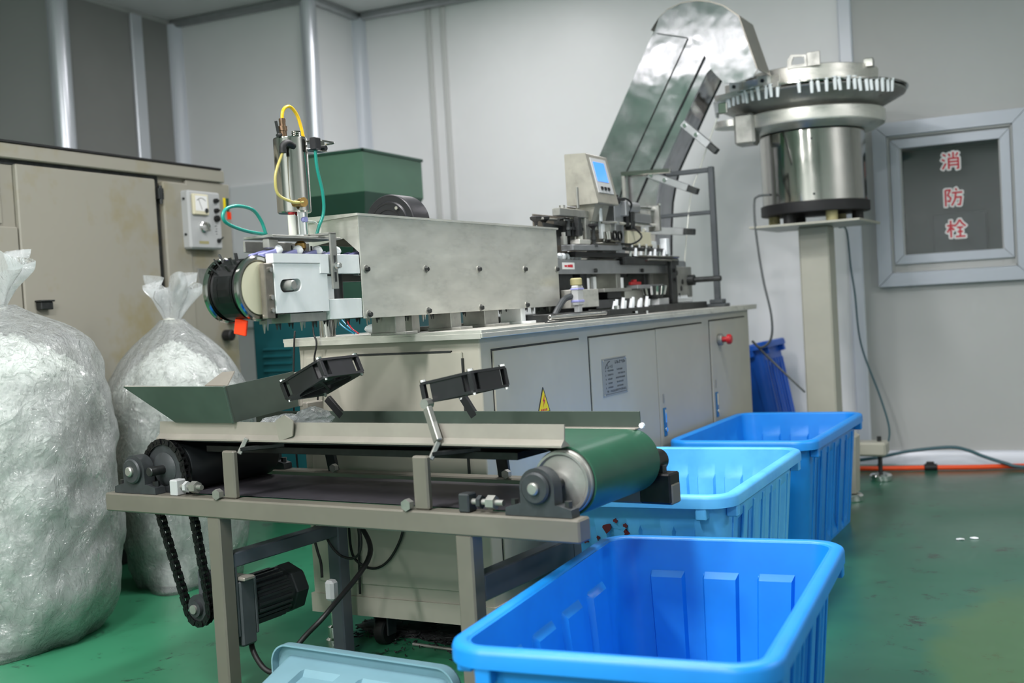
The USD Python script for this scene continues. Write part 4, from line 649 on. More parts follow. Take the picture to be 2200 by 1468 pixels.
capm = lathe([(0, 0), (0.007, 0.001), (0.0085, 0.02), (0.0095, 0.056), (0.012, 0.057), (0.012, 0.062), (0, 0.062)], 10)
first = None; rng = random.Random(7)
angs = [-175+k*4.0+rng.uniform(-0.8, 0.8) for k in range(38)]
for a in angs:
    if -86 < a < -80 or -97 < a < -91: continue
    a = math.radians(a); r = 0.452; x, y = CX+r*math.cos(a), CY+r*math.sin(a)
    p = numbered('/World', 'needle_cap')
    if first is None:
        g = usdkit.mesh(stage, p, capm, LOOK['cap_clear'], smooth=40); first = p; pr_ = g.GetPrim(); xf = UsdGeom.Xformable(g)
        tag(pr_, 'small clear plastic cap hanging in the row around the bowl feeder rim', 'plastic cap', 'clear caps hanging around the bowl feeder rim')
    else:
        g = UsdGeom.Mesh.Define(stage, p); pr_ = g.GetPrim(); pr_.GetReferences().AddInternalReference(first); xf = UsdGeom.Xformable(g); xf.ClearXformOpOrder()
    xf.AddTranslateOp().Set(Gf.Vec3d(x, y, 1.879+rng.uniform(-0.006, 0.004))); xf.AddRotateXYZOp().Set(Gf.Vec3f(rng.uniform(-5, 5), rng.uniform(-5, 5), 0))

# ------------------------------------------------------------------ cables and hoses at the back
single('feeder_cable', tube([(-1.09, 5.53, 1.458), (-1.14, 5.5, 1.452), (-1.158, 5.5, 1.42), (-1.157, 5.5, 1.28), (-1.135, 5.5, 1.06), (-1.104, 5.5, 0.88), (-1.115, 5.52, 0.765), (-1.172, 5.55, 0.722), (-1.215, 5.56, 0.755)], 0.006, 8), 'grey_cable', 'grey cable sagging from the bowl feeder drum to the machine cabinet end', 'cable', smooth=True)
single('feeder_cable', tube([(-1.2, 5.58, 0.735), (-1.185, 5.6, 0.71), (-1.086, 5.63, 0.596), (-0.99, 5.655, 0.49)], 0.005, 8), 'grey_cable', 'thin grey cable running down to the foot of the beige column', 'cable', smooth=True)
single('air_hose', tube([(-0.838, 6.0, 1.30), (-0.836, 6.25, 1.29), (-0.83, 6.3, 1.1), (-0.815, 6.3, 0.95), (-0.796, 6.3, 0.682), (-0.713, 6.3, 0.406), (-0.673, 6.3, 0.232), (-0.69, 6.3, 0.132), (-0.74, 6.3, 0.03)], 0.005, 8), 'dark_teal_hose', 'thin dark teal hose hanging from the bowl feeder plate down to the floor', 'hose', smooth=True)
single('air_hose', tube([(-0.95, 6.4, 0.03), (-0.762, 6.4, 0.058), (-0.665, 6.4, 0.078), (-0.569, 6.4, 0.097), (-0.382, 6.4, 0.115), (-0.292, 6.4, 0.098), (-0.225, 6.395, 0.07), (-0.115, 6.38, 0.034), (-0.02, 6.36, 0.018), (0.4, 6.3, 0.012), (1.2, 6.3, 0.012)], 0.009, 10), 'dark_teal_hose', 'dark teal hose humping over the floor along the skirting', 'hose', smooth=True)
single('orange_hose', tube([(-0.95, 6.30, 0.014), (-0.7, 6.31, 0.014), (-0.5, 6.345, 0.014), (-0.27, 6.37, 0.014), (-0.03, 6.42, 0.014), (0.5, 6.44, 0.014), (1.3, 6.42, 0.014)], 0.013, 10), 'orange_hose', 'bright orange hose lying on the floor along the skirting', 'hose', smooth=True)
single('hose_joint', [cyl((-0.51, 6.343, 0.016), (-0.445, 6.352, 0.016), 0.019, 12, bevel=0.004), bx(-0.5, -0.46, 6.335, 6.365, 0.02, 0.045)], 'rubber_black', 'black connector joining the orange hose on the floor', 'hose connector')

# ------------------------------------------------------------------ belt conveyor in the foreground
G = CONV
cv = thing('belt_conveyor', 'beige steel frame belt conveyor with green belt and side guards in the foreground', 'conveyor', G, (0.75, 0.25, 0))
part(cv, 'side_rail', bx(0.0, 1.482, 0.0, 0.05, 0.5, 0.55, 0.004), 'frame_paint'); part(cv, 'side_rail', bx(0.0, 1.49, 0.45, 0.5, 0.5, 0.55, 0.004), 'frame_paint')
part(cv, 'cross_rail', bx(0.0, 0.05, 0.05, 0.45, 0.5, 0.55, 0.004), 'frame_paint'); part(cv, 'cross_rail', bx(1.16, 1.21, 0.05, 0.45, 0.49, 0.54, 0.004), 'frame_paint')
for x in (0.388, 1.165):
    for y in (0.003, 0.452):
        lg = part(cv, 'leg', bx(x, x+0.045, y, y+0.045, 0.012, 0.502, 0.004), 'frame_paint' if y < 0.1 else 'frame_paint_shaded')
        part(lg, 'foot_plate', bx(x-0.01, x+0.055, y-0.01, y+0.055, 0, 0.012, 0.002), 'cast_iron')
part(cv, 'leg_brace', bx(0.39, 0.43, 0.045, 0.455, 0.362, 0.40, 0.003), 'frame_paint_shaded'); part(cv, 'leg_brace', bx(1.17, 1.21, 0.045, 0.455, 0.345, 0.405, 0.003), 'frame_paint_shaded')
part(cv, 'motor_plate', bx(0.39, 0.43, 0.05, 0.058, 0.18, 0.40, 0.002), 'motor_grey')
zc, rr = 0.612, 0.073
L0, R0 = 0.185, 1.40
for nm, x, m in (('tail_roller', L0, 'motor_black'), ('head_roller', R0, 'steel_dull')):
    r = part(cv, nm, [lathe([(0, 0), (rr-0.016, 0), (rr-0.012, 0.004), (rr-0.004, 0.004), (rr-0.0015, 0.008), (rr-0.0015, 0.336), (rr-0.004, 0.34), (0, 0.34)], 48, (x, 0.082, zc), (0, 1, 0))], m)
    part(r, 'axle', cyl((x, 0.0, zc), (x, 0.5, zc), 0.0125, 18, bevel=0.002), 'dark_steel')
part(cv, 'roller_end_disc', lathe([(0, 0), (0.02, 0), (0.03, 0.006), (0.058, 0.008), (0.062, 0.002), (0.067, 0.002), (0.067, 0.012), (0, 0.012)], 48, (R0, 0.074, zc), (0, 1, 0)), 'steel_dull')
outer = LineString([(L0, zc), (R0, zc)]).buffer(rr+0.004, quad_segs=20); inner = LineString([(L0, zc), (R0, zc)]).buffer(rr, quad_segs=20)
part(cv, 'belt', prism(outer.difference(inner), 0.096, 0.418, 'y'), 'belt_green')
part(cv, 'belt_edge_guide', prism(LineString([(L0+0.03, zc), (R0-0.06, zc)]).buffer(rr-0.002, quad_segs=14).difference(LineString([(L0+0.03, zc), (R0-0.06, zc)]).buffer(rr-0.004, quad_segs=14)), 0.1, 0.414, 'y'), 'belt_under')
part(cv, 'slider_bed', bx(0.3, 1.28, 0.1, 0.415, 0.655, 0.672, 0.001), 'oily_black')
def bearing(x, y0, sgn, m='cast_iron'):
    y1 = y0+0.034
    b = part(cv, 'bearing', [prism(unary_union([Point(x, zc).buffer(0.042), Polygon([(x-0.042, 0.552), (x+0.042, 0.552), (x+0.042, zc), (x-0.042, zc)]), Polygon([(x-0.082, 0.551), (x+0.082, 0.551), (x+0.08, 0.568), (x+0.05, 0.576), (x-0.05, 0.576), (x-0.08, 0.568)])]), y0, y1, 'y'), lathe([(0, 0), (0.03, 0), (0.034, 0.004), (0.034, 0.012), (0, 0.012)], 28, (x, y0-0.011 if sgn < 0 else y1, zc), (0, 1, 0))], m)
    part(b, 'shaft_end', cyl((x, y0-0.02 if sgn < 0 else y1, zc), (x, y0 if sgn < 0 else y1+0.02, zc), 0.0135, 16, bevel=0.003), 'steel_dull')
    for q in (-0.066, 0.066): part(b, 'bolt', cyl((x+q, y0+0.017, 0.57), (x+q, y0+0.017, 0.584), 0.009, 6), 'dark_steel')
for x in (0.115, 1.372): bearing(x if x < 1 else R0-0.02, 0.008, -1)
bearing(L0-0.03, 0.456, 1); 
fb = part(cv, 'far_bearing', [bx(1.405, 1.487, 0.445, 0.505, 0.502, 0.575, 0.004), cyl((1.43, 0.43, 0.60), (1.43, 0.51, 0.60), 0.028, 20)], 'oily_black'); part(fb, 'bolt', [cyl((1.455, 0.475, 0.575), (1.455, 0.475, 0.592), 0.012, 6)], 'cast_iron')
for x0, x1 in ((0.265, 0.355), (1.19, 1.285)):
    t = part(cv, 'tension_screw', [cyl((x0, 0.025, 0.573), (x1, 0.025, 0.573), 0.007, 12), cyl((x0+0.055, 0.025, 0.573), (x0+0.075, 0.025, 0.573), 0.016, 6)], 'steel_dull'); part(t, 'screw_block', [bx(x0-0.014, x0+0.014, 0.008, 0.042, 0.55, 0.592), cyl((x0+0.03, 0.025, 0.573), (x0+0.04, 0.025, 0.573), 0.015, 6)], 'panel_grey' if x0 < 1 else 'cast_iron')
part(cv, 'chain_wheel', [cyl((L0-0.005, 0.058, zc), (L0-0.005, 0.068, zc), 0.068, 30), lathe([(0, 0), (0.03, 0), (0.045, 0.01), (0, 0.01)], 30, (L0-0.005, 0.047, zc), (0, 1, 0))], 'cast_iron')
# side guards: bent sheet, raised above the belt
part(cv, 'near_guard', [prism([(0.062, 0.692), (0.062, 0.694), (0.075, 0.706), (0.079, 0.738), (0.083, 0.738), (0.0795, 0.704), (0.1, 0.690), (0.062, 0.690)], 0.15, 1.415, 'x')], 'guard_sheet')
part(cv, 'far_guard', [bx(0.16, 1.425, 0.43, 0.434, 0.688, 0.728, 0.001)], 'hopper_sheet')
part(cv, 'far_guard_flange', bx(0.16, 1.425, 0.40, 0.434, 0.686, 0.69, 0.001), 'guard_sheet'); part(cv, 'flange_nut', cyl((1.43, 0.432, 0.694), (1.43, 0.424, 0.694), 0.007, 8), 'white_plastic')
for x0 in (0.447, 1.051):
    q = part(cv, 'guard_post', [bx(x0, x0+0.042, 0.012, 0.03, 0.55, 0.672, 0.004)], 'frame_paint'); part(q, 'bolt', cyl((x0-0.012, 0.012, 0.562), (x0-0.012, -0.004, 0.562), 0.014, 6), 'steel_dull')
    part(cv, 'guard_clamp', [bar((x0+0.03, 0.045, 0.66), (x0+0.045, 0.06, 0.70), 0.012, 0.012)] if x0 < 1 else [bar((x0+0.03, 0.045, 0.66), (x0+0.045, 0.06, 0.70), 0.012, 0.012), bar((x0+0.045, 0.058, 0.70), (x0+0.008, 0.075, 0.775), 0.014, 0.024), cyl((x0+0.004, 0.068, 0.784), (x0+0.004, 0.092, 0.784), 0.012, 8)], 'steel_dull')
    part(cv, 'clamp_rod', bar((x0+0.03, 0.05, 0.672), (x0+0.12, 0.12, 0.676), 0.02, 0.012), 'oily_black')
for x0, x1 in ((0.388, 0.03), (0.985, 0.02)):
    part(cv, 'far_post', bar((x0+x1, 0.47, 0.55), (x0+0.015, 0.455, 0.69), 0.035, 0.012, 0.002, (0, 1, 0)), 'motor_black')
    part(cv, 'post_bolt', cyl((x0+x1+0.02, 0.455, 0.562), (x0+x1+0.02, 0.44, 0.562), 0.012, 6), 'steel_dull')
parts(cv, 'bed_stop', [bx(1.06, 1.13, 0.42, 0.44, 0.665, 0.685), bx(0.46, 0.50, 0.41, 0.44, 0.668, 0.68)], 'oily_black')

# feed hopper over the tail end
def sheet(q, t):      # a bent-sheet panel from 4 corners, thickness t along its normal
    q = np.array(q, float); n = np.cross(q[1]-q[0], q[3]-q[0]); n /= np.linalg.norm(n)
    return trimesh.convex.convex_hull(np.vstack([q, q+n*t]))
hp = thing('feed_hopper', 'dark open sheet metal hopper with flared sides over the left end of the conveyor belt', 'hopper', G, (0.28, 0.2, 0.735))
part(hp, 'front_sheet', sheet([(0.225, 0.07, 0.738), (0.44, 0.07, 0.738), (0.45, 0.035, 0.835), (0.085, 0.02, 0.84)], 0.003), 'hopper_sheet')
part(hp, 'right_sheet', sheet([(0.44, 0.072, 0.738), (0.415, 0.34, 0.752), (0.385, 0.36, 0.848), (0.451, 0.036, 0.835)], 0.003), 'hopper_sheet')
part(hp, 'left_sheet', sheet([(0.225, 0.07, 0.738), (0.235, 0.37, 0.738), (0.13, 0.40, 0.800), (0.085, 0.02, 0.84)], 0.003), 'guard_sheet')
part(hp, 'back_sheet', sheet([(0.235, 0.37, 0.738), (0.415, 0.36, 0.75), (0.39, 0.40, 0.848), (0.13, 0.40, 0.800)], 0.003), 'guard_sheet')
part(hp, 'corner_seam', bar((0.441, 0.068, 0.736), (0.452, 0.033, 0.836), 0.008, 0.008), 'hopper_sheet'); part(hp, 'inner_flap', sheet([(0.16, 0.24, 0.82), (0.27, 0.22, 0.82), (0.25, 0.27, 0.857), (0.18, 0.29, 0.853)], 0.003), 'guard_sheet'); part(hp, 'mount', bx(0.40, 0.43, 0.36, 0.43, 0.70, 0.76), 'guard_sheet'); part(hp, 'mount', bx(0.25, 0.28, 0.084, 0.1, 0.705, 0.742), 'guard_sheet')
part(hp, 'clamp_plate', [prism(Polygon([(0.605, 0.70), (0.64, 0.71), (0.645, 0.74), (0.622, 0.752), (0.597, 0.74)]).buffer(0.006), 0.064, 0.068, 'y')], 'guard_sheet')
rb = random.Random(3)
def crumple(c, sx, sy, sz, seed, n=3):
    m = trimesh.creation.icosphere(n); v = m.vertices
    d = meshkit.fbm(v*1.7+seed, 4, seed); m.vertices = v*(0.55+0.9*d[:, None])*np.array([sx, sy, sz])+np.array(c); return m
single('plastic_wrap', [crumple((0.53, 0.17, 0.727), 0.075, 0.05, 0.022, 5), crumple((0.60, 0.19, 0.733), 0.05, 0.05, 0.03, 9)], 'bag_film_gathered', 'crumpled clear plastic wrap with purple print lying on the belt beside the hopper', 'plastic wrap', G, smooth=False)

# two black axial fans above the belt
def fan(label, cx, cy, cz, tilt, arm):
    t = thing('cooling_fan', label, 'fan', G, (cx, cy, cz-0.03)); T = lambda m: rot(m, -tilt, (0, 1, 0), (cx, cy, cz)); s, hgt = 0.0765, 0.025
    ringp = rrect(2*s, 2*s, 0.012).difference(Point(0, 0).buffer(0.069, quad_segs=16))
    for nm, z0, z1 in (('top_flange', hgt-0.006, hgt), ('bottom_flange', -hgt, -hgt+0.006)): part(t, nm, T(prism(ringp, z0, z1, 'z').apply_translation((cx, cy, cz))), 'plastic_black')
    part(t, 'duct', T(cat([prism(Point(0, 0).buffer(0.0735, quad_segs=14).difference(Point(0, 0).buffer(0.070, quad_segs=14)), -hgt+0.004, hgt-0.004, 'z').apply_translation((cx, cy, cz))]+[bx(cx+a*s*0.98-(0.012 if a > 0 else 0), cx+a*s*0.98+(0.012 if a < 0 else 0), cy+b*s*0.98-(0.012 if b > 0 else 0), cy+b*s*0.98+(0.012 if b < 0 else 0), cz-hgt+0.004, cz+hgt-0.004, 0.001) for a in (-1, 1) for b in (-1, 1)])), 'plastic_black')
    part(t, 'side_wall', T(cat([bx(cx-s*0.6, cx+s*0.6, cy-s+0.003, cy-s+0.006, cz-hgt+0.004, cz+hgt-0.004, 0), bx(cx+s-0.006, cx+s-0.003, cy-s*0.6, cy+s*0.6, cz-hgt+0.004, cz+hgt-0.004, 0)])), 'plastic_black')
    hb = part(t, 'hub', T(cyl((cx, cy, cz-0.018), (cx, cy, cz+0.018), 0.03, 28, bevel=0.003)), 'motor_black')
    for k in range(7):
        a = 2*math.pi*k/7; b = rot(bx(cx+0.028, cx+0.067, cy-0.014, cy+0.014, cz-0.0012, cz+0.0012, 0.0005), 35, (1, 0, 0), (cx, cy, cz)); part(hb, 'blade', T(rot(b, math.degrees(a), (0, 0, 1), (cx, cy, cz))), 'plastic_black')
    part(t, 'strut', T(cat([bar((cx, cy, cz-hgt+0.003), (cx+0.069*math.cos(a), cy+0.069*math.sin(a), cz-hgt+0.003), 0.006, 0.004, 0) for a in (0.6, 2.2, 3.7, 5.3)])), 'plastic_black')
    for a in (-1, 1):
        for b in (-1, 1): part(t, 'corner_screw', T(cat([cyl((cx+a*0.068, cy+b*0.068, cz-hgt-0.005), (cx+a*0.068, cy+b*0.068, cz+hgt+0.004), 0.004, 8), cyl((cx+a*0.068, cy+b*0.068, cz+hgt), (cx+a*0.068, cy+b*0.068, cz+hgt+0.005), 0.008, 8)])), 'chrome')
    part(t, 'mounting_arm', [bar(arm[0], arm[1], 0.022, 0.012, 0.001, (0, 1, 0))], 'plastic_black')
fan('steeply tilted black fan above the belt, next to the hopper', 0.675, 0.155, 0.8435, 23, ((0.505, 0.44, 0.70), (0.44, 0.43, 0.78)) if False else ((0.50, 0.437, 0.705), (0.445, 0.43, 0.765)))
fan('gently tilted black fan above the belt, right of the other fan', 1.105, 0.165, 0.8195, 10, ((0.95, 0.437, 0.705), (0.915, 0.43, 0.765)))

# gear motor and drive chain
MX, MZ = 0.345, 0.255
gm = thing('gear_motor', 'dark grey gear motor hanging under the conveyor behind its left front leg', 'motor', G, (0.37, 0.2, 0.16))
part(gm, 'gearbox', bx(0.335, 0.432, 0.06, 0.115, 0.15, 0.325, 0.006), 'motor_grey'); part(gm, 'body', [lathe([(0, 0), (0.06, 0), (0.063, 0.004), (0.063, 0.155), (0.058, 0.16), (0, 0.16)], 32, (MX+0.02, 0.115, MZ-0.01), (0, 1, 0))], 'motor_black')
part(gm, 'cooling_fin', [bx(MX+0.02+0.064*math.cos(a)-0.0035, MX+0.02+0.064*math.cos(a)+0.0035, 0.13, 0.255, MZ-0.01+0.064*math.sin(a)-0.0035, MZ-0.01+0.064*math.sin(a)+0.0035, 0) for a in np.linspace(0, 2*math.pi, 25)[:-1]], 'motor_black')
part(gm, 'fan_cover', lathe([(0, 0), (0.067, 0), (0.07, 0.004), (0.07, 0.045), (0.055, 0.062), (0, 0.064)], 8, (MX+0.02, 0.27, MZ-0.01), (0, 1, 0)), 'motor_black', smooth=20); part(gm, 'flange', bx(0.325, 0.432, 0.112, 0.122, 0.175, 0.325, 0.004), 'motor_grey')
part(gm, 'hanger', [bx(0.36, 0.425, 0.05, 0.062, 0.30, 0.40), bx(0.36, 0.45, 0.06, 0.1, 0.325, 0.335)], 'guard_sheet')
SX, SZ, SR = 0.272, 0.24, 0.040
part(gm, 'output_shaft', cyl((SX, 0.04, SZ), (SX, 0.062, SZ), 0.012, 16), 'steel_dull'); part(gm, 'output_arm', bx(0.25, 0.345, 0.082, 0.105, 0.205, 0.335, 0.004), 'motor_grey')
part(gm, 'sprocket', [cyl((SX, 0.058, SZ), (SX, 0.068, SZ), SR-0.004, 18), cyl((SX, 0.046, SZ), (SX, 0.058, SZ), 0.022, 20)], 'cast_iron')
dc = thing('drive_chain', 'black roller chain looping from the conveyor roller down to the gear motor sprocket', 'chain', G, (0.23, 0.063, 0.2))
big = Point(L0-0.005, zc).buffer(0.074, quad_segs=24); sm = Point(SX, SZ).buffer(SR+0.003, quad_segs=24); loop = unary_union([big, sm]).convex_hull.exterior
pitch = 0.0158; n = int(round(loop.length/pitch))
for k in range(n):
    a, b = np.array(loop.interpolate(k/n, True).coords[0]), np.array(loop.interpolate((k+1)/n, True).coords[0]); e = (b-a)/np.linalg.norm(b-a); off = 0.0092 if k % 2 else 0.0068
    P3 = lambda q, y: (q[0], y, q[1]); y0 = 0.063
    part(dc, 'link', [bar(P3(a-e*0.0035, y0-off), P3(b+e*0.0035, y0-off), 0.0022, 0.0165, 0, (0, 0, 1) if abs(e[1]) < 0.9 else (1, 0, 0)), bar(P3(a-e*0.0035, y0+off), P3(b+e*0.0035, y0+off), 0.0022, 0.0165, 0, (0, 0, 1) if abs(e[1]) < 0.9 else (1, 0, 0)), cyl(P3(a, y0-0.0115), P3(a, y0+0.0115), 0.005, 6)], 'oily_black', smooth=False)
single('motor_cable', [tube([(0.385, 0.15, 0.185), (0.41, 0.11, 0.14), (0.46, 0.09, 0.10), (0.497, 0.09, 0.085), (0.52, 0.10, 0.10), (0.57, 0.14, 0.17), (0.62, 0.19, 0.235), (0.59, 0.40, 0.33), (0.50, 0.46, 0.42)], 0.0075, 8)], 'black_cable', 'thick black motor cable sagging in a V below the gear motor', 'cable', G, smooth=True)
single('cable_plug', [bx(0.575, 0.605, 0.22, 0.25, 0.245, 0.30, 0.008)], 'panel_grey', 'grey plug on the black motor cable beside the back leg', 'plug', G)
for k, (lab, pts) in enumerate((('black cable loop hanging around the back left conveyor leg', [(0.45, 0.455, 0.48), (0.50, 0.44, 0.45), (0.535, 0.43, 0.38), (0.53, 0.43, 0.33), (0.49, 0.44, 0.305), (0.44, 0.44, 0.315), (0.40, 0.44, 0.36), (0.39, 0.44, 0.42), (0.42, 0.44, 0.47)]), ('tangled thin dark cable hanging just left of the back left conveyor leg', [(0.43, 0.44, 0.49), (0.395, 0.43, 0.44), (0.37, 0.42, 0.38), (0.378, 0.42, 0.33), (0.39, 0.42, 0.29), (0.40, 0.41, 0.25)]))):
    single('loose_cable', tube(pts, 0.004, 6), 'black_cable', lab, 'cable', G, smooth=True)
for lab, pts, r in (('thin black cable dropping from the left corner of the worktop', [(0.019, -0.036, 0.96), (0.018, -0.04, 0.93), (0.006, -0.04, 0.82), (-0.001, -0.04, 0.697), (0.0, -0.04, 0.55), (0.01, -0.03, 0.42)], 0.003),
                    ('twisted dark wires dropping down the end panel from the worktop edge', [(0.084, -0.03, 0.99), (0.09, -0.038, 0.95), (0.10, -0.04, 0.92), (0.088, -0.04, 0.87), (0.098, -0.04, 0.82), (0.09, -0.04, 0.74), (0.078, -0.04, 0.627), (0.07, -0.03, 0.60)], 0.003),
                    ('black cable running down the end panel to the plinth', [(0.175, -0.02, 0.42), (0.195, -0.02, 0.36), (0.19, -0.02, 0.28), (0.186, -0.02, 0.175)], 0.004),
                    ('black cable hanging in a curve against the end panel', [(0.16, -0.02, 0.42), (0.165, -0.02, 0.30), (0.20, -0.02, 0.262), (0.25, -0.02, 0.255), (0.30, -0.02, 0.285), (0.345, -0.02, 0.352), (0.36, -0.02, 0.42)], 0.004)):
    single('hanging_cable', tube(pts, r, 6), 'black_cable', lab, 'cable', F, smooth=True)
single('wire_bunch', [tube(p, 0.0022, 6) for p in ([(0.15, 0.0, 0.985), (0.17, 0.0, 0.965), (0.21, 0.0, 0.942)], [(0.16, 0.01, 0.985), (0.19, 0.005, 0.96), (0.22, 0.0, 0.943)])], 'blue_tube', 'short light blue wires on the worktop under the chain conveyor', 'wires', F)
single('wire_bunch', [tube([(0.185, 0.0, 0.985), (0.20, 0.0, 0.96), (0.225, 0.0, 0.942)], 0.0022, 6)], 'red_tube', 'short red wire on the worktop under the chain conveyor', 'wires', F)
single('paper_wad', crumple((0.27, 0.01, 0.953), 0.026, 0.02, 0.014, 2, 2), 'white_plastic', 'small white paper wad on the worktop under the chain conveyor', 'paper', F)

# ------------------------------------------------------------------ blue bins
def bin_mesh(w, l, h, taper=0.035, t=0.004, r=0.055, npad=(3, 4)):
    """moulded wall: pressed pads bulging inwards below a ledge, on all four sides"""
    def ring(W_, L_, R_):      # points and outward normals round a rounded rectangle, dense along the sides
        P, N, S = [], [], []
        for side, (a, b, nrm, length, pads) in enumerate((((-1, -1), (1, -1), (0, -1), W_, npad[0]), ((1, -1), (1, 1), (1, 0), L_, npad[1]), ((1, 1), (-1, 1), (0, 1), W_, npad[0]), ((-1, 1), (-1, -1), (-1, 0), L_, npad[1]))):
            c0 = np.array([a[0]*(W_/2), a[1]*(L_/2)]); c1 = np.array([b[0]*(W_/2), b[1]*(L_/2)]); d = (c1-c0)/length; n = np.array(nrm, float)
            us = [R_/length]
            edges = []
            for k in range(pads):
                m0 = 0.5+(k-(pads-1)/2)*(0.76/pads); hw = 0.25*0.76/pads*1.25
                edges += [(m0-hw-0.006, 0), (m0-hw+0.006, 1), (m0+hw-0.006, 1), (m0+hw+0.006, 0)]
            for u, s in [(R_/length, 0)]+edges+[(1-R_/length, 0)]: P.append(c0+d*u*length); N.append(n); S.append(s)
            a0 = math.atan2(n[1], n[0]); cc = c1-d*R_-n*R_
            for q in range(1, 6): an = a0+q/6*math.pi/2; P.append(cc+R_*np.array([math.cos(an), math.sin(an)])); N.append(np.array([math.cos(an), math.sin(an)])); S.append(0)
        return np.array(P), np.array(N), np.array(S)
    levels = [(0.0, 0), (0.02, 0), (0.05*h/0.4, 1), (0.78*h, 1), (0.815*h, 0), (0.9*h, 0), (h, 0)]
    outer_, inner_ = [], []
    for z, act in levels:
        k = (1-z/h)*taper; P, N, S = ring(w-2*k-2*t, l-2*k-2*t, r)
        o = P-N*(0.013*act*S)[:, None]; outer_.append(np.c_[o, np.full(len(o), z)])
        i = o-N*t; inner_.append(np.c_[i, np.full(len(i), max(z, t))])
    n = len(outer_[0]); V = np.vstack(outer_+inner_[::-1]); Fc = []; rows = len(outer_)*2
    for a in range(rows-1):
        for k in range(n):
            p, q = a*n+k, a*n+(k+1) % n; Fc += [(p, q, q+n), (p, q+n, p+n)]
    for row, flip in ((0, True), (rows-1, False)):
        c = len(V); V = np.vstack([V, V[row*n:(row+1)*n].mean(0)])
        for k in range(n):
            p, q = row*n+k, row*n+(k+1) % n; Fc.append((c, q, p) if flip else (c, p, q))
    m = trimesh.Trimesh(V, np.array(Fc), process=False); m.fix_normals(); return m
def rim_mesh(w, l, h, r=0.055):
    prof = [(-0.004, h-0.006), (0.0, h+0.002), (0.006, h+0.005), (0.020, h+0.005), (0.027, h+0.001), (0.030, h-0.007), (0.030, h-0.030), (0.026, h-0.030), (0.0255, h-0.009), (0.0, h-0.009)]
    rows = []
    for o, z in prof:
        P = rrect(w+2*o-0.008, l+2*o-0.008, r+o, 7).exterior; rows.append(np.c_[np.array(P.coords)[:-1], np.full(len(P.coords)-1, z)])
    n = len(rows[0]); V = np.vstack(rows); Fc = []
    for a in range(len(rows)):
        b = (a+1) % len(rows)
        for k in range(n): Fc += [(a*n+k, a*n+(k+1) % n, b*n+(k+1) % n), (a*n+k, b*n+(k+1) % n, b*n+k)]
    m = trimesh.Trimesh(V, np.array(Fc), process=False); m.fix_normals(); return m
def blue_bin(label, cx, cy, deg, w, l, h, m, frame=None, tilt=None, category='bin', name='plastic_bin', taper=0.035, npad=(3, 4), r=0.055, ribs=True):
    t = thing(name, label, category, Frame(cx, cy, deg), (0, 0, 0))
    X = (lambda q: q) if tilt is None else (lambda q: move(rot(q, tilt[0], tilt[2] if len(tilt) > 2 else (0, 1, 0), (0, 0, 0)), tilt[1]))
    part(t, 'tub', X(bin_mesh(w, l, h, taper, npad=npad, r=r)), m, smooth=40); part(t, 'rim', X(rim_mesh(w, l, h, r)), m, smooth=40)
    if ribs:
        for sx in (-1, 1):
            for sy in (-1, 1):
                part(t, 'rim_tab', X(cat([bx(sx*(w/2-0.075), sx*(w/2-0.045), sy*(l/2-0.008), sy*(l/2+0.022), h-0.062, h-0.028, 0.003)])), m); part(t, 'rim_tab', X(bx(sx*(w/2-0.008), sx*(w/2+0.022), sy*(l/2-0.075), sy*(l/2-0.045), h-0.062, h-0.028, 0.003)), m)
        for sx in (-1, 1):
            for k in range(7):
                y = (k-3)*l*0.125; a, b = w/2-taper-0.004, w/2-taper*0.14-0.003
                part(t, 'side_rib', X(cat([bar((sx*a, y, 0.01), (sx*b, y, h*0.86), 0.012, 0.008, 0.002, (sx, 0, 0))])), m)
    return t
near = blue_bin('large bright blue plastic bin, nearest of the row, in the foreground', -0.682, 2.239, 1.2, 0.545, 0.915, 0.40, 'blue_plastic')
mid = blue_bin('worn light blue plastic bin with dark red paint flakes, under the conveyor end', -0.992, 3.417, -1.73, 0.528, 0.908, 0.46, 'blue_plastic_worn', npad=(4, 5))
back = blue_bin('deep blue plastic bin, farthest of the row, beside the machine cabinet doors', -0.94, 4.58, -3.4, 0.508, 0.925, 0.452, 'blue_plastic', npad=(3, 4))
blue_bin('tall narrow blue plastic bin leaning against the far end of the machine cabinet', -1.28, 6.1, -3.9, 0.36, 0.42, 0.655, 'blue_plastic_dark', tilt=(-13, (0.02, 0, 0.05)), name='leaning_bin', npad=(2, 2), r=0.04)
tw = CONV.w((0.878, -0.285, 0)); blue_bin('pale blue plastic tub lying on its side on the floor under the conveyor', tw[0], tw[1], -7.8, 0.50, 0.150, 0.30, 'light_blue_plastic', tilt=(-90, (0, 0, 0.103), (1, 0, 0)), name='plastic_tub', category='tub', npad=(2, 1), taper=0.062, r=0.02, ribs=False)
def blotch(c, s, seed, k=0.9):
    rg = random.Random(seed); return Polygon([(c[0]+s*math.cos(a)*rg.uniform(0.3, 1)*k, c[1]+s*math.sin(a)*rg.uniform(0.3, 1.2)) for a in np.linspace(0, 2*math.pi, 11)[:-1]]).buffer(0)
rg = random.Random(12); fl_ = []
for c, s in [((-0.20+rg.uniform(0, 0.07), 0.29+rg.uniform(-0.03, 0.13)), rg.uniform(0.006, 0.02)) for _ in range(16)]+[((-0.075, 0.365), 0.022), ((-0.05, 0.385), 0.01), ((-0.02, 0.35), 0.012), ((-0.022, 0.372), 0.01), ((-0.105, 0.335), 0.008)]:
    b = blotch(c, s, int(s*1e5)); b = b if b.geom_type == 'Polygon' else max(b.geoms, key=lambda g: g.area)
    y = -0.454+0.035*(1-c[1]/0.46)
    m = prism(b, y-0.0012, y+0.006, 'y'); fl_.append(m)
parts(mid, 'paint_flake', fl_, 'paint_flake', smooth=False, label='dark red flaking paint marks')
sm_ = []
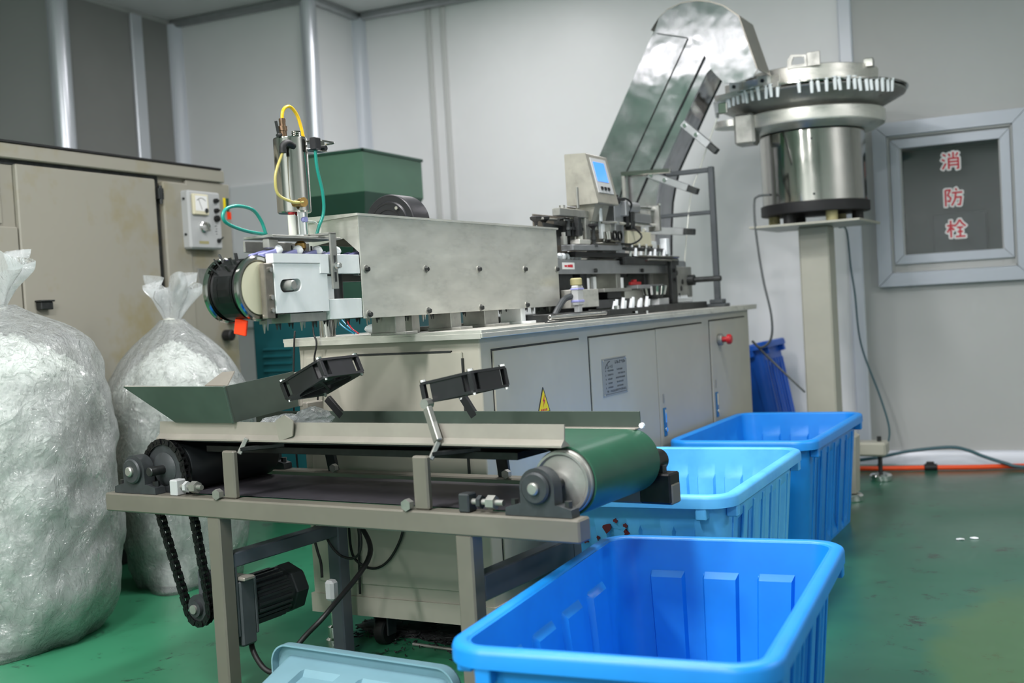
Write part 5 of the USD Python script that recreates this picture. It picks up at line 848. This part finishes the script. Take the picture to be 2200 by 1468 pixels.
for c, s, kx_ in (((-0.03, 0.235), 0.03, 0.35), ((0.02, 0.22), 0.035, 0.3), ((0.055, 0.24), 0.03, 0.3), ((0.06, 0.2), 0.018, 0.7), ((0.16, 0.25), 0.022, 0.8), ((0.175, 0.225), 0.02, 1), ((0.15, 0.2), 0.022, 0.9), ((0.185, 0.19), 0.02, 0.8), ((0.17, 0.27), 0.015, 1), ((0.14, 0.325), 0.009, 0.6)):
    b = blotch(c, s, int(s*1e5)+int(c[0]*999), kx_); b = b if b.geom_type == 'Polygon' else max(b.geoms, key=lambda g: g.area)
    y = 0.4555-0.035*(1-c[1]/0.40)-0.0135; sm_.append(prism(b, y-0.0012, y+0.004, 'y'))

# ------------------------------------------------------------------ clear bags full of plastic caps
def bag(name_label, fill_label, x, y, prof, asp, seed, neck, flare, ang, n_tubes, corner):
    rg = np.random.default_rng(seed); nt, zs = 96, np.array([p[0] for p in prof]); rs = np.array([p[1] for p in prof])
    Zs = np.concatenate([np.linspace(0, zs[-1], 64)]); Rs = np.interp(Zs, zs, rs); Rs = np.convolve(np.pad(Rs, 2, 'edge'), np.ones(5)/5, 'valid')
    th = np.linspace(0, 2*math.pi, nt, endpoint=False)
    def surf(shrink, rough):
        V = []
        for z, r in zip(Zs, Rs):
            e = 2.25; c, s = np.cos(th-ang), np.sin(th-ang); q = (np.abs(c)**e+np.abs(s*1.0)**e)**(-1/e)
            rad = np.maximum(r*q-shrink, 0.012); p = np.c_[rad*np.cos(th)*1.0, rad*np.sin(th)*asp, np.full(nt, z)]
            pleat = 0.5*np.exp(-((z-zs[-1]*0.93)/0.16)**2); f = meshkit.fbm(np.c_[np.cos(th)*3.2, np.sin(th)*3.2, np.full(nt, z*6)], 4, seed)-0.5
            g = meshkit.noise(np.c_[np.cos(th)*9, np.sin(th)*9, np.full(nt, z*1.5)], seed+5)-0.5
            k = 1+rough*(0.22*f+pleat*0.35*g); p[:, :2] *= k[:, None]; V.append(p)
        return V
    def close(V):
        n = nt; rows = len(V); W_ = np.vstack(V); Fc = []
        for a in range(rows-1):
            for k in range(n): p, q = a*n+k, a*n+(k+1) % n; Fc += [(p, q, q+n), (p, q+n, p+n)]
        c = len(W_); W_ = np.vstack([W_, V[0].mean(0), V[-1].mean(0)])
        for k in range(n): Fc += [(c, (k+1) % n, k), (c+1, (rows-1)*n+k, (rows-1)*n+(k+1) % n)]
        return trimesh.Trimesh(W_, np.array(Fc), process=False)
    t = thing('plastic_bag', name_label, 'plastic bag', Frame(x, y, 0), (0, 0, 0)); V = surf(0, 1.0)
    for r_, z in zip(V, Zs):        # gusset corner drawn out at the floor
        if z < 0.12:
            d = np.array([math.cos(corner), math.sin(corner)]); w = np.clip((r_[:, :2]@d)/np.linalg.norm(r_[:, :2], axis=1), 0, 1)**14*(1-z/0.12); r_[:, :2] += d*(w*0.07)[:, None]
    for r_ in V: r_[:, 2] = np.maximum(r_[:, 2], 0.002)
    bm = close(V); part(t, 'film', bm, 'bag_film', smooth=True)
    fv = []; n2 = 72; th2 = np.linspace(0, 2*math.pi, n2, endpoint=False); z0 = zs[-1]
    for i, u in enumerate(np.linspace(0, 1, 14)):
        r = neck+(flare-neck)*u**1.3*(1.0-0.25*max(0, u-0.8)/0.2); fold = 1+0.55*u**0.6*np.sin(th2*7+2.5*np.sin(th2*2+seed))+0.5*u*(meshkit.noise(np.c_[np.cos(th2)*4, np.sin(th2)*4, np.full(n2, u*3)], seed+9)-0.5)
        fv.append(np.c_[r*fold*np.cos(th2)*1.25+0.02*u, r*fold*np.sin(th2)*0.8, z0-0.01+u*0.155+0.035*u*np.sin(th2*3+seed)])
    Fc = []
    for a in range(13):
        for k in range(n2): p, q = a*n2+k, a*n2+(k+1) % n2; Fc += [(p, q, q+n2), (p, q+n2, p+n2)]
    part(t, 'gathered_top', trimesh.Trimesh(np.vstack(fv), np.array(Fc), process=False), 'bag_film_gathered', smooth=25)
    part(t, 'tie', [lathe([(neck*0.8, -0.012), (neck*1.25, -0.008), (neck*1.3, 0), (neck*1.25, 0.008), (neck*0.8, 0.012), (neck*0.8, -0.012)], 20, (0, 0, z0-0.005))], 'clear_tube')
    # the filling: a heap whose skin is caps lying every way
    keep = [i for i, z in enumerate(Zs) if z < zs[-1]*0.93]; Vi = surf(0.03, 0.7)
    for i in keep:      # the heap domes over at the top
        u = max(0.0, (Zs[i]/zs[-1]-0.68)/0.25); Vi[i][:, :2] *= math.sqrt(max(0.02, 1-u*u)); Vi[i][:, 2] -= 0.05*u*meshkit.noise(np.c_[np.cos(th)*1.5, np.sin(th)*1.5, np.full(nt, 1.0)], seed)
    core = close([Vi[i] for i in keep]); core.vertices[:, 2] = np.maximum(core.vertices[:, 2], 0.012)
    tubes = []; base = trimesh.creation.cylinder(radius=1, height=1, sections=5)
    pts, fi = trimesh.sample.sample_surface(core, n_tubes, seed=seed); nr = core.face_normals[fi]
    for p, n_ in zip(pts, nr):
        if p[2] < 0.03: continue
        d = rg.normal(size=3); d -= n_*(d@n_)*0.75; d /= np.linalg.norm(d); s = np.cross(d, [0.3, 0.7, 0.2]); s /= np.linalg.norm(s); u = np.cross(d, s)
        r, L_ = rg.uniform(0.0035, 0.0065), rg.uniform(0.03, 0.055); M_ = np.eye(4); M_[:3, 0], M_[:3, 1], M_[:3, 2], M_[:3, 3] = s*r, u*r, d*L_, p+n_*rg.uniform(-0.004, 0.003)
        m = base.copy(); m.apply_transform(M_); tubes.append(m)
    fill = cat([core]+tubes); p_ = numbered('/World', 'cap_filling'); g = usdkit.mesh(stage, p_, fill, LOOK['fill_white'], smooth=False); g.AddTranslateOp().Set(Gf.Vec3d(x, y, 0)); tag(g.GetPrim(), fill_label, 'plastic caps', None, 'stuff')
bag('big clear plastic bag of white caps at the left edge, nearer of the two', 'loose whitish plastic caps filling the big bag at the left edge', -3.05, 2.70,
    [(0, .23), (0.05, .285), (0.15, .325), (0.3, .342), (0.4, .345), (0.57, .333), (0.8, .318), (0.92, .303), (0.985, .272), (1.026, .21), (1.057, .13), (1.08, .06), (1.095, .03)], 1.0, 11, 0.028, 0.085, 0.4, 5200, -1.05)
bag('clear plastic bag of white caps between the beige machine and the conveyor', 'loose whitish plastic caps filling the bag behind the conveyor hopper', -3.02, 3.50,
    [(0, .19), (0.05, .21), (0.18, .238), (0.45, .268), (0.66, .275), (0.75, .262), (0.82, .232), (0.905, .17), (0.96, .11), (1.0, .06), (1.02, .03)], 1.0, 23, 0.026, 0.085, 0.9, 3200, -1.2)

# ------------------------------------------------------------------ bits on the floor
rs_ = random.Random(21); sc_ = []
for k in range(420):
    x, y = -1.95+rs_.random()*0.46, 2.95+rs_.gauss(0.08, 0.07)
    a, l_, r_ = rs_.random()*6.28, rs_.uniform(0.006, 0.02), rs_.uniform(0.0015, 0.004); z = 0.004+max(0, 0.03-abs(y-3.04)*0.25)*rs_.random()
    sc_.append(bar((x, y, z), (x+l_*math.cos(a), y+l_*math.sin(a), z+rs_.uniform(-0.003, 0.006)+0.001), r_, r_, 0, (0, 0, 1)))
sc_.append(crumple((-1.80, 3.06, 0.012), 0.16, 0.08, 0.022, 8, 3)); sc_.append(crumple((-1.60, 3.04, 0.012), 0.14, 0.08, 0.02, 3, 3))
single('scrap_heap', sc_, 'scrap_dark', 'heap of dark grey scrap swept under the machine cabinet', 'scrap', kind='stuff', smooth=False)
single('floor_rod', cyl((-1.70, 2.93, 0.006), (-1.5, 2.90, 0.006), 0.005, 8), 'steel_dull', 'thin metal rod lying on the floor in front of the scrap heap', 'rod')
for lab, (x, y) in (('larger of two white plastic bits on the green floor at the right', (-0.205, 4.67)), ('smaller of two white plastic bits on the green floor at the right', (-0.255, 4.64))):
    single('floor_bit', crumple((x, y, 0.004), 0.016, 0.008, 0.004, int(-x*100), 1), 'white_plastic', lab, 'plastic bit')
